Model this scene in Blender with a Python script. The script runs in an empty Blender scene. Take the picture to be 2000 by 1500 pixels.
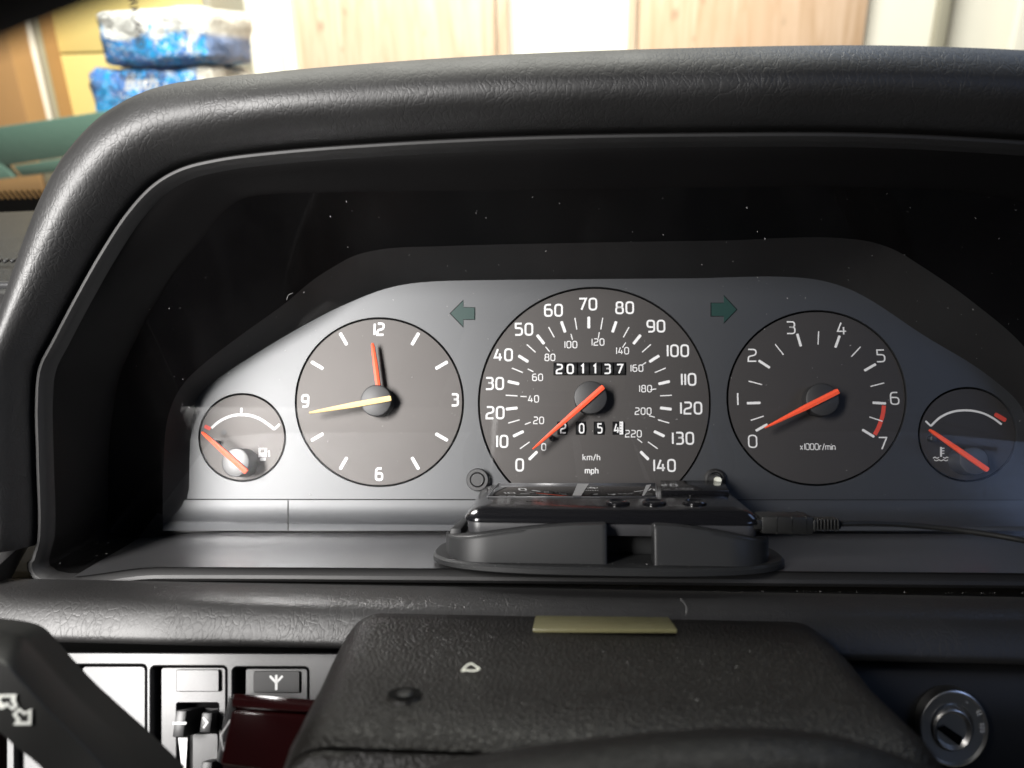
import bpy, bmesh, math, random
from mathutils import Vector, Matrix
from mathutils.geometry import tessellate_polygon
random.seed(7)
R = math.radians
sc = bpy.context.scene
COL = sc.collection

# ------------------------------------------------------------------ camera
PITCH, YAW, FPX, DIST = R(22), R(4.0), 1511.0, 0.33
ORIGIN = Vector((0, 0.33, 1.0))                      # centre of the instrument face in the world
FR = Matrix.Translation(ORIGIN) @ Matrix.Rotation(R(90) - PITCH, 4, 'X')   # instrument frame: x right, y up the face, z towards the driver
CAMF = Matrix.Translation((math.sin(YAW) * DIST, 0, math.cos(YAW) * DIST)) @ Matrix.Rotation(YAW, 4, 'Y')
cam = bpy.data.cameras.new('camera'); camo = bpy.data.objects.new('camera', cam); COL.objects.link(camo)
camo.matrix_world = FR @ CAMF
cam.sensor_width = 36; cam.lens = 36 * FPX / 2000
cam.clip_start = 0.01; cam.clip_end = 60
cam.dof.use_dof = True; cam.dof.focus_distance = 0.30; cam.dof.aperture_fstop = 11
sc.camera = camo
sc.render.resolution_x = 1024; sc.render.resolution_y = 768

# ------------------------------------------------------------------ light
w = bpy.data.worlds.new('World'); sc.world = w; w.use_nodes = True
w.node_tree.nodes['Background'].inputs[0].default_value = (0.75, 0.85, 1, 1)
w.node_tree.nodes['Background'].inputs[1].default_value = 0.02
sc.view_settings.view_transform = 'Standard'; sc.view_settings.look = 'None'
sc.view_settings.exposure = 0; sc.view_settings.gamma = 1

def area(name, p, target, sx, sy, power, color, frame=True):
    l = bpy.data.lights.new(name, 'AREA'); l.shape = 'RECTANGLE'; l.size = sx; l.size_y = sy
    l.energy = power; l.color = color
    o = bpy.data.objects.new(name, l); COL.objects.link(o)
    a, b = Vector(p), Vector(target)
    if frame: a = FR @ a; b = FR @ b
    o.matrix_world = Matrix.Translation(a) @ (b - a).to_track_quat('-Z', 'Y').to_matrix().to_4x4()
    return o
key = area('door_window_light', (-0.375, 0.12, 0.58), (-0.28, -0.02, 0), 0.17, 0.38, 5.6, (1.0, 0.975, 0.95))
key.data.spread = R(92)
area('passenger_window_light', (0.75, 0.30, 0.75), (0.1, 0, 0), 0.4, 0.25, 0.8, (0.42, 0.58, 1.0))
area('windscreen_light', (0.42, 0.62, -0.10), (0.2, -0.02, 0.07), 0.5, 0.25, 0.7, (0.45, 0.62, 1.0))
area('garage_lamp', (-0.35, 1.35, 2.65), (0.0, 2.8, 1.1), 1.6, 0.5, 150, (1.0, 0.96, 0.89), frame=False)

# ------------------------------------------------------------------ pixel of the photograph -> point on a plane of the instrument frame
CO = CAMF.to_translation(); CR = CAMF.to_3x3()
def ray(px, py): return CR @ Vector(((px - 1000) / FPX, (750 - py) / FPX, -1))
def pt(px, py, z=None, y=None, x=None, d=None):
    r = ray(px, py)
    if z is not None: t = (z - CO.z) / r.z
    elif y is not None: t = (y - CO.y) / r.y
    elif x is not None: t = (x - CO.x) / r.x
    else: t = d
    return CO + r * t
def set_frame(T=None):                               # tilt of the piece being built, relative to the instrument frame
    global CO, CR, FCUR
    T = T or Matrix(); Ti = T.inverted(); FCUR = FR @ T
    CO = Ti @ CAMF.to_translation(); CR = Ti.to_3x3() @ CAMF.to_3x3()
FCUR = FR
def psz(px, py, z=0.0): return (pt(px + 1, py, z) - pt(px, py, z)).length
WO = camo.matrix_world.to_translation(); WR = camo.matrix_world.to_3x3()
def wpt(px, py, Y):                                  # pixel -> world point on the plane y = Y
    r = WR @ Vector(((px - 1000) / FPX, (750 - py) / FPX, -1))
    return WO + r * ((Y - WO.y) / r.y)

# ------------------------------------------------------------------ materials
def mat(name, base, rough=0.5, spec=0.5, metal=0.0):
    m = bpy.data.materials.new(name); m.use_nodes = True
    b = m.node_tree.nodes['Principled BSDF']
    b.inputs['Base Color'].default_value = (*base, 1); b.inputs['Roughness'].default_value = rough
    b.inputs['Specular IOR Level'].default_value = spec; b.inputs['Metallic'].default_value = metal
    return m
class NT:
    def __init__(s, m):
        s.m = m; s.t = m.node_tree; s.n = s.t.nodes; s.l = s.t.links; s.b = s.n['Principled BSDF']
        s.tc = s.n.new('ShaderNodeTexCoord')
    def new(s, typ, **kw):
        n = s.n.new(typ)
        for k, v in kw.items(): setattr(n, k, v)
        return n
    def mapping(s, scale=(1, 1, 1), rot=(0, 0, 0)):
        n = s.new('ShaderNodeMapping'); n.inputs['Scale'].default_value = scale; n.inputs['Rotation'].default_value = rot
        s.l.new(s.tc.outputs['Object'], n.inputs['Vector']); return n.outputs[0]
    def noise(s, vec, scale, detail=2, rough=.5, dist=0):
        n = s.new('ShaderNodeTexNoise'); s.l.new(vec, n.inputs['Vector'])
        n.inputs['Scale'].default_value = scale; n.inputs['Detail'].default_value = detail
        n.inputs['Roughness'].default_value = rough; n.inputs['Distortion'].default_value = dist; return n.outputs[0]
    def noisec(s, vec, scale, detail=2):
        n = s.new('ShaderNodeTexNoise'); s.l.new(vec, n.inputs['Vector'])
        n.inputs['Scale'].default_value = scale; n.inputs['Detail'].default_value = detail; return n.outputs[1]
    def vor(s, vec, scale, feature='DISTANCE_TO_EDGE'):
        n = s.new('ShaderNodeTexVoronoi', feature=feature); s.l.new(vec, n.inputs['Vector'])
        n.inputs['Scale'].default_value = scale; return n.outputs[0]
    def ramp(s, fac, stops):
        n = s.new('ShaderNodeValToRGB'); s.l.new(fac, n.inputs[0]); e = n.color_ramp.elements
        while len(e) < len(stops): e.new(.5)
        for i, (p, c) in enumerate(stops):
            e[i].position = p; e[i].color = (c, c, c, 1) if not isinstance(c, tuple) else (*c, 1)
        return n.outputs[0]
    def math(s, op, a, b=None):
        n = s.new('ShaderNodeMath', operation=op)
        for i, v in enumerate((a, b)):
            if v is None: continue
            if isinstance(v, (int, float)): n.inputs[i].default_value = v
            else: s.l.new(v, n.inputs[i])
        return n.outputs[0]
    def vmix(s, a, b, f):
        n = s.new('ShaderNodeMix', data_type='VECTOR'); n.inputs[0].default_value = f
        s.l.new(a, n.inputs[4]); s.l.new(b, n.inputs[5]); return n.outputs[1]
    def cmix(s, f, a, b):
        n = s.new('ShaderNodeMix', data_type='RGBA')
        for i, v in ((0, f), (6, a), (7, b)):
            if isinstance(v, (int, float)): n.inputs[i].default_value = v
            elif isinstance(v, tuple): n.inputs[i].default_value = (*v, 1)
            else: s.l.new(v, n.inputs[i])
        return n.outputs[2]
    def bump(s, h, dist, strength=1.0, prev=None):
        n = s.new('ShaderNodeBump'); s.l.new(h, n.inputs['Height'])
        n.inputs['Distance'].default_value = dist; n.inputs['Strength'].default_value = strength
        if prev is not None: s.l.new(prev, n.inputs['Normal'])
        s.l.new(n.outputs[0], s.b.inputs['Normal']); return n.outputs[0]

def vinyl(name, base, rough, spec, crease, creasescale, fine, finescale, stretch=(1, 1, 1)):
    m = mat(name, base, rough, spec); t = NT(m)
    v = t.mapping(stretch)
    wob = t.noisec(v, 90, 3); vv = t.vmix(v, wob, .006); wob2 = t.noisec(v, 260, 2); vv2 = t.vmix(vv, wob2, .002)
    def crack(vec, sc_, wd_, mscale, lo, hi, least):  # fine crease net, stronger in patches
        l_ = t.ramp(t.vor(vec, sc_), [(0, 1.0), (wd_ * .4, .55), (wd_, 0.0)])
        return t.math('MULTIPLY', l_, t.ramp(t.noise(v, mscale, 3), [(lo, least), (hi, 1.0)]))
    c1 = crack(vv, creasescale, .055, 35, .42, .62, .0)
    c2 = crack(vv2, creasescale * 2.3, .14, 55, .34, .58, .35)
    soft = t.noise(v, creasescale * 2.0, 4, .6, .5)
    h = t.math('SUBTRACT', t.math('MULTIPLY', soft, 1.1), t.math('MAXIMUM', t.math('MULTIPLY', c1, .75), t.math('MULTIPLY', c2, .6)))
    b1 = t.bump(h, crease)
    g = t.noise(v, finescale, 3, .6)
    t.bump(g, fine, 1.0, b1)
    # faint wear: roughness drifts over the surface
    rr = t.ramp(t.noise(v, 18, 4), [(.3, rough - .05), (.7, rough + .06)])
    t.l.new(rr, t.b.inputs['Roughness'])
    return m
def grain(name, base, rough, spec, depth, scale, voro=False, drift=.04):
    m = mat(name, base, rough, spec); t = NT(m); v = t.mapping()
    g = t.ramp(t.vor(v, scale), [(0, 0.0), (.25, 1.0)]) if voro else t.noise(v, scale, 3, .6)
    b1 = t.bump(g, depth)
    if voro: t.bump(t.noise(v, scale * .45, 3), depth * 1.3, 1.0, b1)
    rr = t.ramp(t.noise(v, 25, 4), [(.3, max(.02, rough - drift)), (.7, rough + drift)])
    t.l.new(rr, t.b.inputs['Roughness'])
    return m

M = {}
M['hood'] = vinyl('hood_vinyl', (.0045, .0042, .0042), .55, .85, .00009, 170, .00005, 1300, (1.25, .8, 1))
M['pad'] = vinyl('pad_vinyl', (.0065, .006, .0058), .54, .9, .00008, 170, .00005, 1300, (1.25, .7, 1))
M['bezel'] = grain('bezel_plastic', (.0042, .0039, .0040), .60, .68, .00004, 2200)
M['ledge'] = grain('ledge_sheen_plastic', (.34, .34, .35), .33, 1.0, .00002, 1300, drift=.02); M['ledge'].node_tree.nodes['Principled BSDF'].inputs['Metallic'].default_value = .9  # bezel plastic turned pale and metallic to imitate the sheen on the ledge
M['wallm'] = grain('bezel_wall_shaded', (.0022, .002, .0021), .55, .15, .00003, 2200)  # darker copy of the bezel plastic, shade under the hood put into its colour
M['flange'] = mat('flange_shaded', (.0016, .0013, .0015), .5, .08)  # near-black base also carries the shade of the recess
lb_ = M['ledge'].node_tree.nodes['Principled BSDF']; lb_.inputs['Coat Weight'].default_value = 1; lb_.inputs['Coat IOR'].default_value = 1.6; lb_.inputs['Coat Roughness'].default_value = .22
M['face'] = grain('face_paint', (.020, .0215, .0245), .49, 1.0, .000004, 3000, drift=.01)
M['dial'] = grain('dial_paint', (.0165, .0150, .0145), .56, .9, .000004, 3000, drift=.01)
M['dial'].node_tree.nodes['Principled BSDF'].inputs['Specular Tint'].default_value = (1, .95, .92, 1)
M['face'].node_tree.nodes['Principled BSDF'].inputs['Specular Tint'].default_value = (.97, .985, 1, 1)
M['black'] = mat('gap_black', (.003, .003, .003), .8, .1)
M['print'] = mat('white_print', (.70, .70, .70), .55, .3)
M['redprint'] = mat('red_print', (.62, .07, .05), .55, .3)
M['hub'] = grain('hub_plastic', (.018, .018, .019), .52, .7, .00001, 2500)
M['needle'] = mat('needle_orange', (1.0, .115, .05), .38, .4)
M['needle_pale'] = mat('needle_amber', (.95, .66, .28), .38, .4)
M['green'] = mat('green_lens', (.010, .036, .031), .45, .4)
M['drum'] = mat('drum_black', (.006, .006, .007), .45, .4)
M['device'] = grain('device_gloss', (.006, .006, .007), .16, .55, .000002, 900, drift=.03)
M['device_low'] = grain('device_satin', (.03, .03, .032), .40, .5, .00001, 2500)
M['screen'] = mat('screen_glass', (.006, .006, .006), .035, .75)
M['rubber'] = grain('mount_rubber', (.013, .0135, .014), .50, .45, .000012, 2500)
M['cover'] = grain('cover_grain', (.0042, .0034, .0027), .46, .30, .00011, 720, voro=True)
M['panel'] = grain('switch_panel_plastic', (.020, .020, .021), .42, .62, .00002, 2600)
M['panel_low'] = M['panel']
M['stalk'] = grain('stalk_plastic', (.010, .010, .0095), .48, .4, .00002, 2200)
M['wheel'] = grain('wheel_foam', (.004, .0037, .0034), .7, .15, .00005, 1400)
M['pad_foam'] = grain('wheel_pad_foam', (.0036, .0031, .0027), .50, .28, .00008, 900, voro=True)
M['hub_lit'] = grain('hub_plastic_lit', (.032, .032, .034), .44, 1.0, .00001, 2500)  # hub plastic lightened to imitate light caught by the fuel and temperature hubs
M['redcover'] = mat('red_smoked_plastic', (.014, .0018, .002), .17, .6)
M['tape'] = grain('tape_resin', (.135, .125, .062), .36, .5, .00008, 700)
M['metal'] = grain('lock_metal', (.72, .71, .69), .36, .5, .00001, 1200); M['metal'].node_tree.nodes['Principled BSDF'].inputs['Metallic'].default_value = 1
M['pin'] = mat('pin_ivory', (.75, .76, .66), .4, .4)
M['dust'] = mat('dust_lint', (.30, .295, .29), .8, .2)

# ------------------------------------------------------------------ mesh helpers
class Thing:
    pass
def tag(o, label, cat, group=None):
    o['label'] = label; o['category'] = cat
    if group: o['group'] = group
def thing(name, label, cat, base=(0, 0, 0), frame=True, group=None):
    o = bpy.data.objects.new(name, None); COL.objects.link(o); o.empty_display_size = .02
    o.matrix_world = (FCUR if frame else Matrix()) @ Matrix.Translation(Vector(base))
    o['label'] = label; o['category'] = cat
    if group: o['group'] = group
    BASE[o.name] = Vector(base)
    return o
BASE = {}
def link_mesh(name, me, m, parent, smooth=None):
    o = bpy.data.objects.new(name, me); COL.objects.link(o)
    if m: me.materials.append(m)
    if parent is not None:
        o.parent = parent; BASE[o.name] = BASE[parent.name]
    else: BASE[o.name] = Vector((0, 0, 0)); o.matrix_world = FR
    if smooth is not None:
        me.polygons.foreach_set('use_smooth', [True] * len(me.polygons))
        if smooth < 180: me.set_sharp_from_angle(angle=R(smooth))
    return o
def mk(name, verts, faces, m, parent=None, smooth=None):
    b = BASE[parent.name] if parent is not None else Vector((0, 0, 0))
    me = bpy.data.meshes.new(name); me.from_pydata([Vector(v) - b for v in verts], [], faces)
    me.update(); return link_mesh(name, me, m, parent, smooth)
def mkb(name, bm, m, parent=None, smooth=None, recalc=True):
    b = BASE[parent.name] if parent is not None else Vector((0, 0, 0))
    if recalc: bmesh.ops.recalc_face_normals(bm, faces=bm.faces)
    bmesh.ops.translate(bm, verts=bm.verts, vec=-b)
    me = bpy.data.meshes.new(name); bm.to_mesh(me); bm.free()
    return link_mesh(name, me, m, parent, smooth)
def catmull(P, n, closed):
    out = []; N = len(P); seg = N if closed else N - 1
    for i in range(seg):
        p0 = P[(i - 1) % N] if closed or i > 0 else P[0] * 2 - P[1]
        p1 = P[i]; p2 = P[(i + 1) % N]
        p3 = P[(i + 2) % N] if closed or i + 2 < N else P[N - 1] * 2 - P[N - 2]
        # centripetal-like tangents limited by chord lengths
        d01 = max((p1 - p0).length, 1e-9); d12 = max((p2 - p1).length, 1e-9); d23 = max((p3 - p2).length, 1e-9)
        m1 = ((p1 - p0) / d01 + (p2 - p1) / d12) * .5 * d12
        m2 = ((p2 - p1) / d12 + (p3 - p2) / d23) * .5 * d12
        for k in range(n):
            t = k / n; t2 = t * t; t3 = t2 * t
            out.append(p1 * (2*t3 - 3*t2 + 1) + m1 * (t3 - 2*t2 + t) + p2 * (-2*t3 + 3*t2) + m2 * (t3 - t2))
    if not closed: out.append(P[-1].copy())
    return out
def loft(name, loops, m, parent, closed=True, smooth=30, cap=False, skip=None):
    bm = bmesh.new(); rows = []
    for L in loops: rows.append([bm.verts.new(p) for p in L])
    n = len(loops[0]); last = n if closed else n - 1
    for a, b in zip(rows, rows[1:]):
        for i in range(last):
            if skip and skip[0] <= i < skip[1]: continue
            j = (i + 1) % n
            bm.faces.new((a[i], a[j], b[j], b[i]))
    if cap:
        bm.faces.new(rows[0]); bm.faces.new(rows[-1])
    return mkb(name, bm, m, parent, smooth)
def hexa(bm, c):                                     # 8 corners: bottom 0-3, top 4-7
    v = [bm.verts.new(p) for p in c]
    fs = [(0, 3, 2, 1), (4, 5, 6, 7), (0, 1, 5, 4), (1, 2, 6, 5), (2, 3, 7, 6), (3, 0, 4, 7)]
    return v, [bm.faces.new([v[i] for i in f]) for f in fs]
def hexpart(name, c, m, parent, bev=0.0005, seg=2, smooth=25):
    bm = bmesh.new(); hexa(bm, c)
    bmesh.ops.recalc_face_normals(bm, faces=bm.faces)
    if bev: bmesh.ops.bevel(bm, geom=list(bm.edges), offset=bev, segments=seg, profile=.5, affect='EDGES', clamp_overlap=True)
    return mkb(name, bm, m, parent, smooth)
def box(name, lo, hi, m, parent, bev=.0005, seg=2):
    (a, b, c), (d, e, f) = lo, hi
    return hexpart(name, [(a, b, c), (d, b, c), (d, e, c), (a, e, c), (a, b, f), (d, b, f), (d, e, f), (a, e, f)], m, parent, bev, seg)
def disc_stack(name, c, prof, m, parent, n=64, smooth=35, hole=False, sx=1.0):      # revolve (r, z) profile about the z axis
    c = Vector(c); loops = [[c + Vector((r * sx * math.cos(2*math.pi*i/n), r * math.sin(2*math.pi*i/n), z)) for i in range(n)] for r, z in prof]
    bm = bmesh.new(); rows = [[bm.verts.new(p) for p in L] for L in loops]
    for a, b in zip(rows, rows[1:]):
        for i in range(n): bm.faces.new((a[i], a[(i+1) % n], b[(i+1) % n], b[i]))
    if not hole: bm.faces.new(rows[-1]); bm.faces.new(rows[0])
    return mkb(name, bm, m, parent, smooth)
def tube(name, pts, r, m, parent, n=12, smooth=180):
    pts = [Vector(p) for p in pts]; rows = []
    bm = bmesh.new(); up = Vector((0, 0, 1))
    for i, p in enumerate(pts):
        t = (pts[min(i+1, len(pts)-1)] - pts[max(i-1, 0)]).normalized()
        a = t.cross(up);
        if a.length < .05: a = t.cross(Vector((0, 1, 0)))
        a.normalize(); b = t.cross(a)
        rr = r[i] if isinstance(r, (list, tuple)) else r
        rows.append([bm.verts.new(p + a * rr * math.cos(2*math.pi*k/n) + b * rr * math.sin(2*math.pi*k/n)) for k in range(n)])
    for a, b in zip(rows, rows[1:]):
        for k in range(n): bm.faces.new((a[k], a[(k+1) % n], b[(k+1) % n], b[k]))
    bm.faces.new(rows[0]); bm.faces.new(rows[-1])
    return mkb(name, bm, m, parent, smooth)
def flat_shape(name, outlines, z0, z1, m, parent, bevel=0.0, smooth=35):   # 2D outlines (holes allowed) extruded z0..z1
    cu = bpy.data.curves.new('tmp', 'CURVE'); cu.dimensions = '2D'; cu.fill_mode = 'BOTH'
    cu.extrude = max((z1 - z0) / 2 - bevel, 0); cu.bevel_depth = bevel; cu.bevel_resolution = 2; cu.offset = -bevel
    for o in outlines:
        s = cu.splines.new('POLY'); s.points.add(len(o) - 1); s.use_cyclic_u = True
        for i, p in enumerate(o): s.points[i].co = (p[0], p[1], 0, 1)
    ob = bpy.data.objects.new('tmp', cu); COL.objects.link(ob)
    dg = bpy.context.evaluated_depsgraph_get()
    me = bpy.data.meshes.new_from_object(ob.evaluated_get(dg))
    bpy.data.objects.remove(ob); bpy.data.curves.remove(cu)
    me.materials.clear(); me.name = name
    b = BASE[parent.name] if parent is not None else Vector((0, 0, 0))
    me.transform(Matrix.Translation(Vector((0, 0, (z0 + z1) / 2)) - b))
    return link_mesh(name, me, m, parent, smooth)
def circ(c, r, n=96): return [(c[0] + r * math.cos(2*math.pi*i/n), c[1] + r * math.sin(2*math.pi*i/n)) for i in range(n)]
def ell_px(cx, cy, rx, ry, z, n=96): return [pt(cx + rx * math.cos(2*math.pi*i/n), cy - ry * math.sin(2*math.pi*i/n), z).to_2d() for i in range(n)]

# ------------------------------------------------------------------ stroke lettering (painted on dials)
def rounded(P, rad, closed=False, k=5):
    P = [Vector(p) for p in P]; out = []; N = len(P)
    for i, p in enumerate(P):
        r = rad[i] if isinstance(rad, (list, tuple)) else rad
        if (not closed and i in (0, N-1)) or r <= 0: out.append(p); continue
        a = P[(i-1) % N]; b = P[(i+1) % N]
        ra = min(r, (a-p).length * .499, (b-p).length * .499)
        A = p + (a-p).normalized() * ra; B = p + (b-p).normalized() * ra
        for j in range(k+1):
            t = j / k; out.append(A * (1-t)**2 + p * 2*t*(1-t) + B * t*t)
    return out
def ribbon(pts, wd, closed=False):
    V = []; F = []; n = len(pts)
    for i, p in enumerate(pts):
        a = pts[(i-1) % n] if closed or i else None; b = pts[(i+1) % n] if closed or i < n-1 else None
        d1 = (p-a).normalized() if a is not None else None; d2 = (b-p).normalized() if b is not None else None
        if d1 is None: d1 = d2
        if d2 is None: d2 = d1
        n1 = Vector((-d1.y, d1.x)); n2 = Vector((-d2.y, d2.x)); nn = n1 + n2
        if nn.length < 1e-6: nn = n1
        nn.normalize(); s = wd / 2 / max(.35, nn.dot(n1))
        V += [p + nn * s, p - nn * s]
    for i in range(n if closed else n-1):
        j = (i+1) % n; F.append((2*i, 2*i+1, 2*j+1, 2*j))
    return V, F
W6 = .60
G = {
 '0': (W6, [([(0, 0), (W6, 0), (W6, 1), (0, 1)], .27, 1)]),
 '1': (.0, [([(0, 0), (0, 1)], 0, 0)]),
 '2': (W6, [([(0.02, 1), (W6, 1), (W6, .54), (0, .40), (0, 0), (W6, 0)], [0, .25, .22, .2, 0, 0], 0)]),
 '3': (W6, [([(0, 1), (W6-.02, 1), (W6-.02, .55), (.18, .55)], .2, 0), ([(.18, .55), (W6, .55), (W6, 0), (0, 0)], .24, 0)]),
 '4': (W6+.02, [([(.28, 1), (0, .26), (W6+.04, .26)], 0, 0), ([(.46, .62), (.46, 0)], 0, 0)]),
 '5': (W6, [([(W6-.04, 1), (.04, 1), (.04, .60), (W6, .60), (W6, 0), (0, 0)], [0, 0, .02, .25, .25, 0], 0)]),
 '6': (W6, [([(W6-.08, 1), (0, 1), (0, 0), (W6, 0), (W6, .58), (.02, .58)], [0, .34, .24, .24, .24, 0], 0)]),
 '7': (W6, [([(0, 1), (W6, 1), (.2, 0)], 0, 0)]),
 '8': (W6, [([(.04, .54), (W6-.04, .54), (W6-.04, 1), (.04, 1)], .2, 1), ([(0, 0), (W6, 0), (W6, .54), (0, .54)], .22, 1)]),
 '9': (W6, [([(.08, 0), (W6, 0), (W6, 1), (0, 1), (0, .42), (W6-.02, .42)], [0, .34, .24, .24, .24, 0], 0)]),
 '!': (.30, [([(0, .80), (.20, 1), (.20, 0)], 0, 0)]),
 'k': (.45, [([(0, 0), (0, 1)], 0, 0), ([(.42, .66), (.04, .34)], 0, 0), ([(.14, .42), (.46, 0)], 0, 0)]),
 'm': (.80, [([(0, 0), (0, .66), (.40, .66), (.40, 0)], [0, .06, .16, 0], 0), ([(.30, .66), (.80, .66), (.80, 0)], [0, .16, 0], 0)]),
 '/': (.36, [([(0, -.05), (.36, 1.0)], 0, 0)]),
 'h': (.45, [([(0, 0), (0, 1)], 0, 0), ([(0, .66), (.45, .66), (.45, 0)], [0, .18, 0], 0)]),
 'n': (.45, [([(0, 0), (0, .66), (.45, .66), (.45, 0)], [0, .04, .18, 0], 0)]),
 'p': (.47, [([(0, -.30), (0, .66), (.47, .66), (.47, 0), (0, 0)], [0, .04, .18, .18, 0], 0)]),
 'x': (.56, [([(0, 0), (.42, .66)], 0, 0), ([(0, .66), (.42, 0)], 0, 0)]),
 'r': (.28, [([(0, 0), (0, .66), (.30, .66)], [0, .16, 0], 0)]),
 'i': (.0, [([(0, 0), (0, .66)], 0, 0), ([(0, .84), (0, 1.0)], 0, 0)]),
 ' ': (.12, []),
}
def text_geo(s, h, sw, gap=.26):
    x = 0; V = []; F = []
    for ch in s:
        wd, strokes = G[ch]
        for P, r, cl in strokes:
            pp = rounded([Vector((a + x, b)) for a, b in P], r, bool(cl))
            v, f = ribbon([q * h for q in pp], sw, bool(cl))
            o = len(V); V += v; F += [tuple(i + o for i in ff) for ff in f]
        x += wd + gap
    x -= gap
    c = Vector((x * h / 2, h / 2))
    return [v - c for v in V], F
def numeral(name, s, px, py, hpx, swpx, z, m, parent, gap=.26, sx=1.0):
    k = psz(px, py, z); V, F = text_geo(s, (hpx - swpx) * k, swpx * .82 * k, gap)
    c = pt(px, py, z)
    return mk(name, [c + Vector((v.x * sx, v.y, 0)) for v in V], F, m, parent)
def tick(name, p, q, wpx, z, m, parent, rd=True):
    a = pt(*p, z); b = pt(*q, z); k = psz(*p, z) * wpx / 2
    d = (b - a).normalized(); n = Vector((-d.y, d.x, 0))
    V = []
    for base, sgn in ((a, 1), (b, -1)):
        e = d * sgn * k * .5
        V += ([base + n * k * sgn + e, base + n * k * .6 * sgn, base - n * k * .6 * sgn, base - n * k * sgn + e] if rd else [base + n * k * sgn, base - n * k * sgn])
    return mk(name, V, [tuple(range(len(V)))], m, parent)
def poltick(c, ang, r0, r1): # clockwise from top, px
    s, co = math.sin(R(ang)), math.cos(R(ang))
    return (c[0] + r0 * s, c[1] - r0 * co), (c[0] + r1 * s, c[1] - r1 * co)
def curve_px(name, pts, wpx, z, m, parent, smoothn=6):
    P = [pt(*p, z) for p in pts]; P = catmull(P, smoothn, False) if smoothn else P
    k = psz(*pts[0], z) * wpx
    V, F = ribbon([q.to_2d() for q in P], k)
    return mk(name, [(v.x, v.y, z) for v in V], F, m, parent)
def needle(name, tip, tail, w0, w1, z, m, parent, th=.0011):
    a = pt(*tail, z); b = pt(*tip, z); k = psz(*tail, z)
    d = (b - a); L = d.length; d.normalize(); n = Vector((-d.y, d.x, 0)); V = []; F = []
    st = [(0, w1*.86), (.02, w1), (.45, w1), (.93, w0*1.25), (1, w0*.7)]
    for t, ww in st:
        c = a + d * L * t; h = n * ww * k / 2
        V += [c + h - Vector((0, 0, th)), c + h * .92, c + Vector((0, 0, th * .25)), c - h * .92, c - h - Vector((0, 0, th))]
    for i in range(len(st) - 1):
        for j in range(4):
            a0 = i*5 + j; F.append((a0, a0+1, a0+6, a0+5))
        F.append((i*5+4, i*5, i*5+5, i*5+9))
    F.append((0, 1, 2, 3, 4)); e = (len(st)-1)*5; F.append((e+4, e+3, e+2, e+1, e))
    bm = bmesh.new(); vs = [bm.verts.new(v) for v in V]
    for f in F: bm.faces.new([vs[i] for i in f])
    return mkb(name, bm, m, parent)

# ================================================================== DASHBOARD
dash = thing('dashboard', 'black padded car dashboard with soft wrinkled hood round the instruments', 'dashboard', pt(1000, 1180, z=.09))
Rpx = [(76,1113),(86,1055),(84,900),(82,780),(88,722),(112,674),(160,583),(209,497),(259,422),(307,371),(355,343),(425,325),(525,312),(700,298),(1000,283),(1400,276),(1700,277),(2000,292),(2350,322),(2600,400),(2700,600),(2700,1000),(2700,1130),(2000,1122),(1400,1117),(800,1112),(300,1110)]
Lpx = [(215,1040),(212,980),(212,900),(222,800),(235,730),(262,670),(300,600),(345,530),(395,465),(435,415),(470,390),(520,380),(600,377),(740,374),(1000,372),(1400,366),(1700,366),(1950,385),(2150,450),(2300,560),(2350,700),(2350,1000),(2350,1042),(1900,1043),(1350,1042),(850,1041),(400,1040)]
Bpx = [(325,1030),(318,980),(320,900),(325,830),(340,780),(362,745),(396,712),(470,655),(560,590),(610,548),(650,522),(691,500),(745,487),(860,481),(1100,475),(1400,470),(1675,468),(1740,485),(1800,520),(1900,590),(2010,690),(2060,800),(2060,1036),(1800,1038),(1350,1038),(850,1037),(450,1036)]
Apx = [(372,975),(372,950),(372,900),(374,850),(378,810),(386,780),(402,760),(500,692),(640,612),(700,585),(745,568),(791,557),(850,551),(920,549),(1100,547),(1350,545),(1550,543),(1610,551),(1670,572),(1800,655),(1935,740),(1995,800),(1998,977),(1750,976),(1330,976),(860,975),(500,975)]
def zR(py): return .070 - .004 * max(0, min(1, (py - 300) / 800))
LA_, LB_ = .0284, .385                              # the lens lies on the plane z = LA_ + LB_ * y
def ptl(px, py):
    r = ray(px, py); return CO + r * ((LA_ + LB_ * CO.y - CO.z) / (r.z - LB_ * r.y))
def zB(py): return .0115 if py < 960 else .0115 - (py - 960) / 76 * .0075
SUB = 8
def smooth_loop(px, zf): return catmull([pt(a, b, zf(b)) for a, b in px], SUB, True)
LR = smooth_loop(Rpx, zR); LL = catmull([ptl(a, b) for a, b in Lpx], SUB, True); LB = smooth_loop(Bpx, zB); 
TC = Matrix.Translation((0, -.049, 0)) @ Matrix.Rotation(R(-7), 4, 'X') @ Matrix.Translation((0, .049, 0)); TCI = TC.inverted()   # the dial face leans back a little
set_frame(TC); LA = [TC @ p for p in smooth_loop(Apx, lambda y: -.0005)]; set_frame()
N = len(LR)
def normals(L, closed=True):
    out = []
    for i in range(len(L)):
        a = L[(i-1) % len(L)]; b = L[(i+1) % len(L)]
        if not closed: a = L[max(i-1, 0)]; b = L[min(i+1, len(L)-1)]
        d = (b - a); d.z = 0; d.normalize(); out.append(Vector((-d.y, d.x, 0)))
    return out
NR = normals(LR)
def rimw(i):                                         # wider along the bottom lip
    k = i / SUB
    if k > 22.5 or k < .3: return 1.45
    return 1.0
def off(L, NN, prof):
    rows = []
    for n, z in prof: rows.append([p + v * n * rimw(i) + Vector((0, 0, z)) for i, (p, v) in enumerate(zip(L, NN))])
    return rows
rimprof = [(0, -.0045), (.0003, -.0028), (.0009, -.0012), (.0017, -.0002), (.0025, .0), (.0032, -.0008), (.0036, -.0024), (.0037, -.004), (.0037, -.012)]
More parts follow.
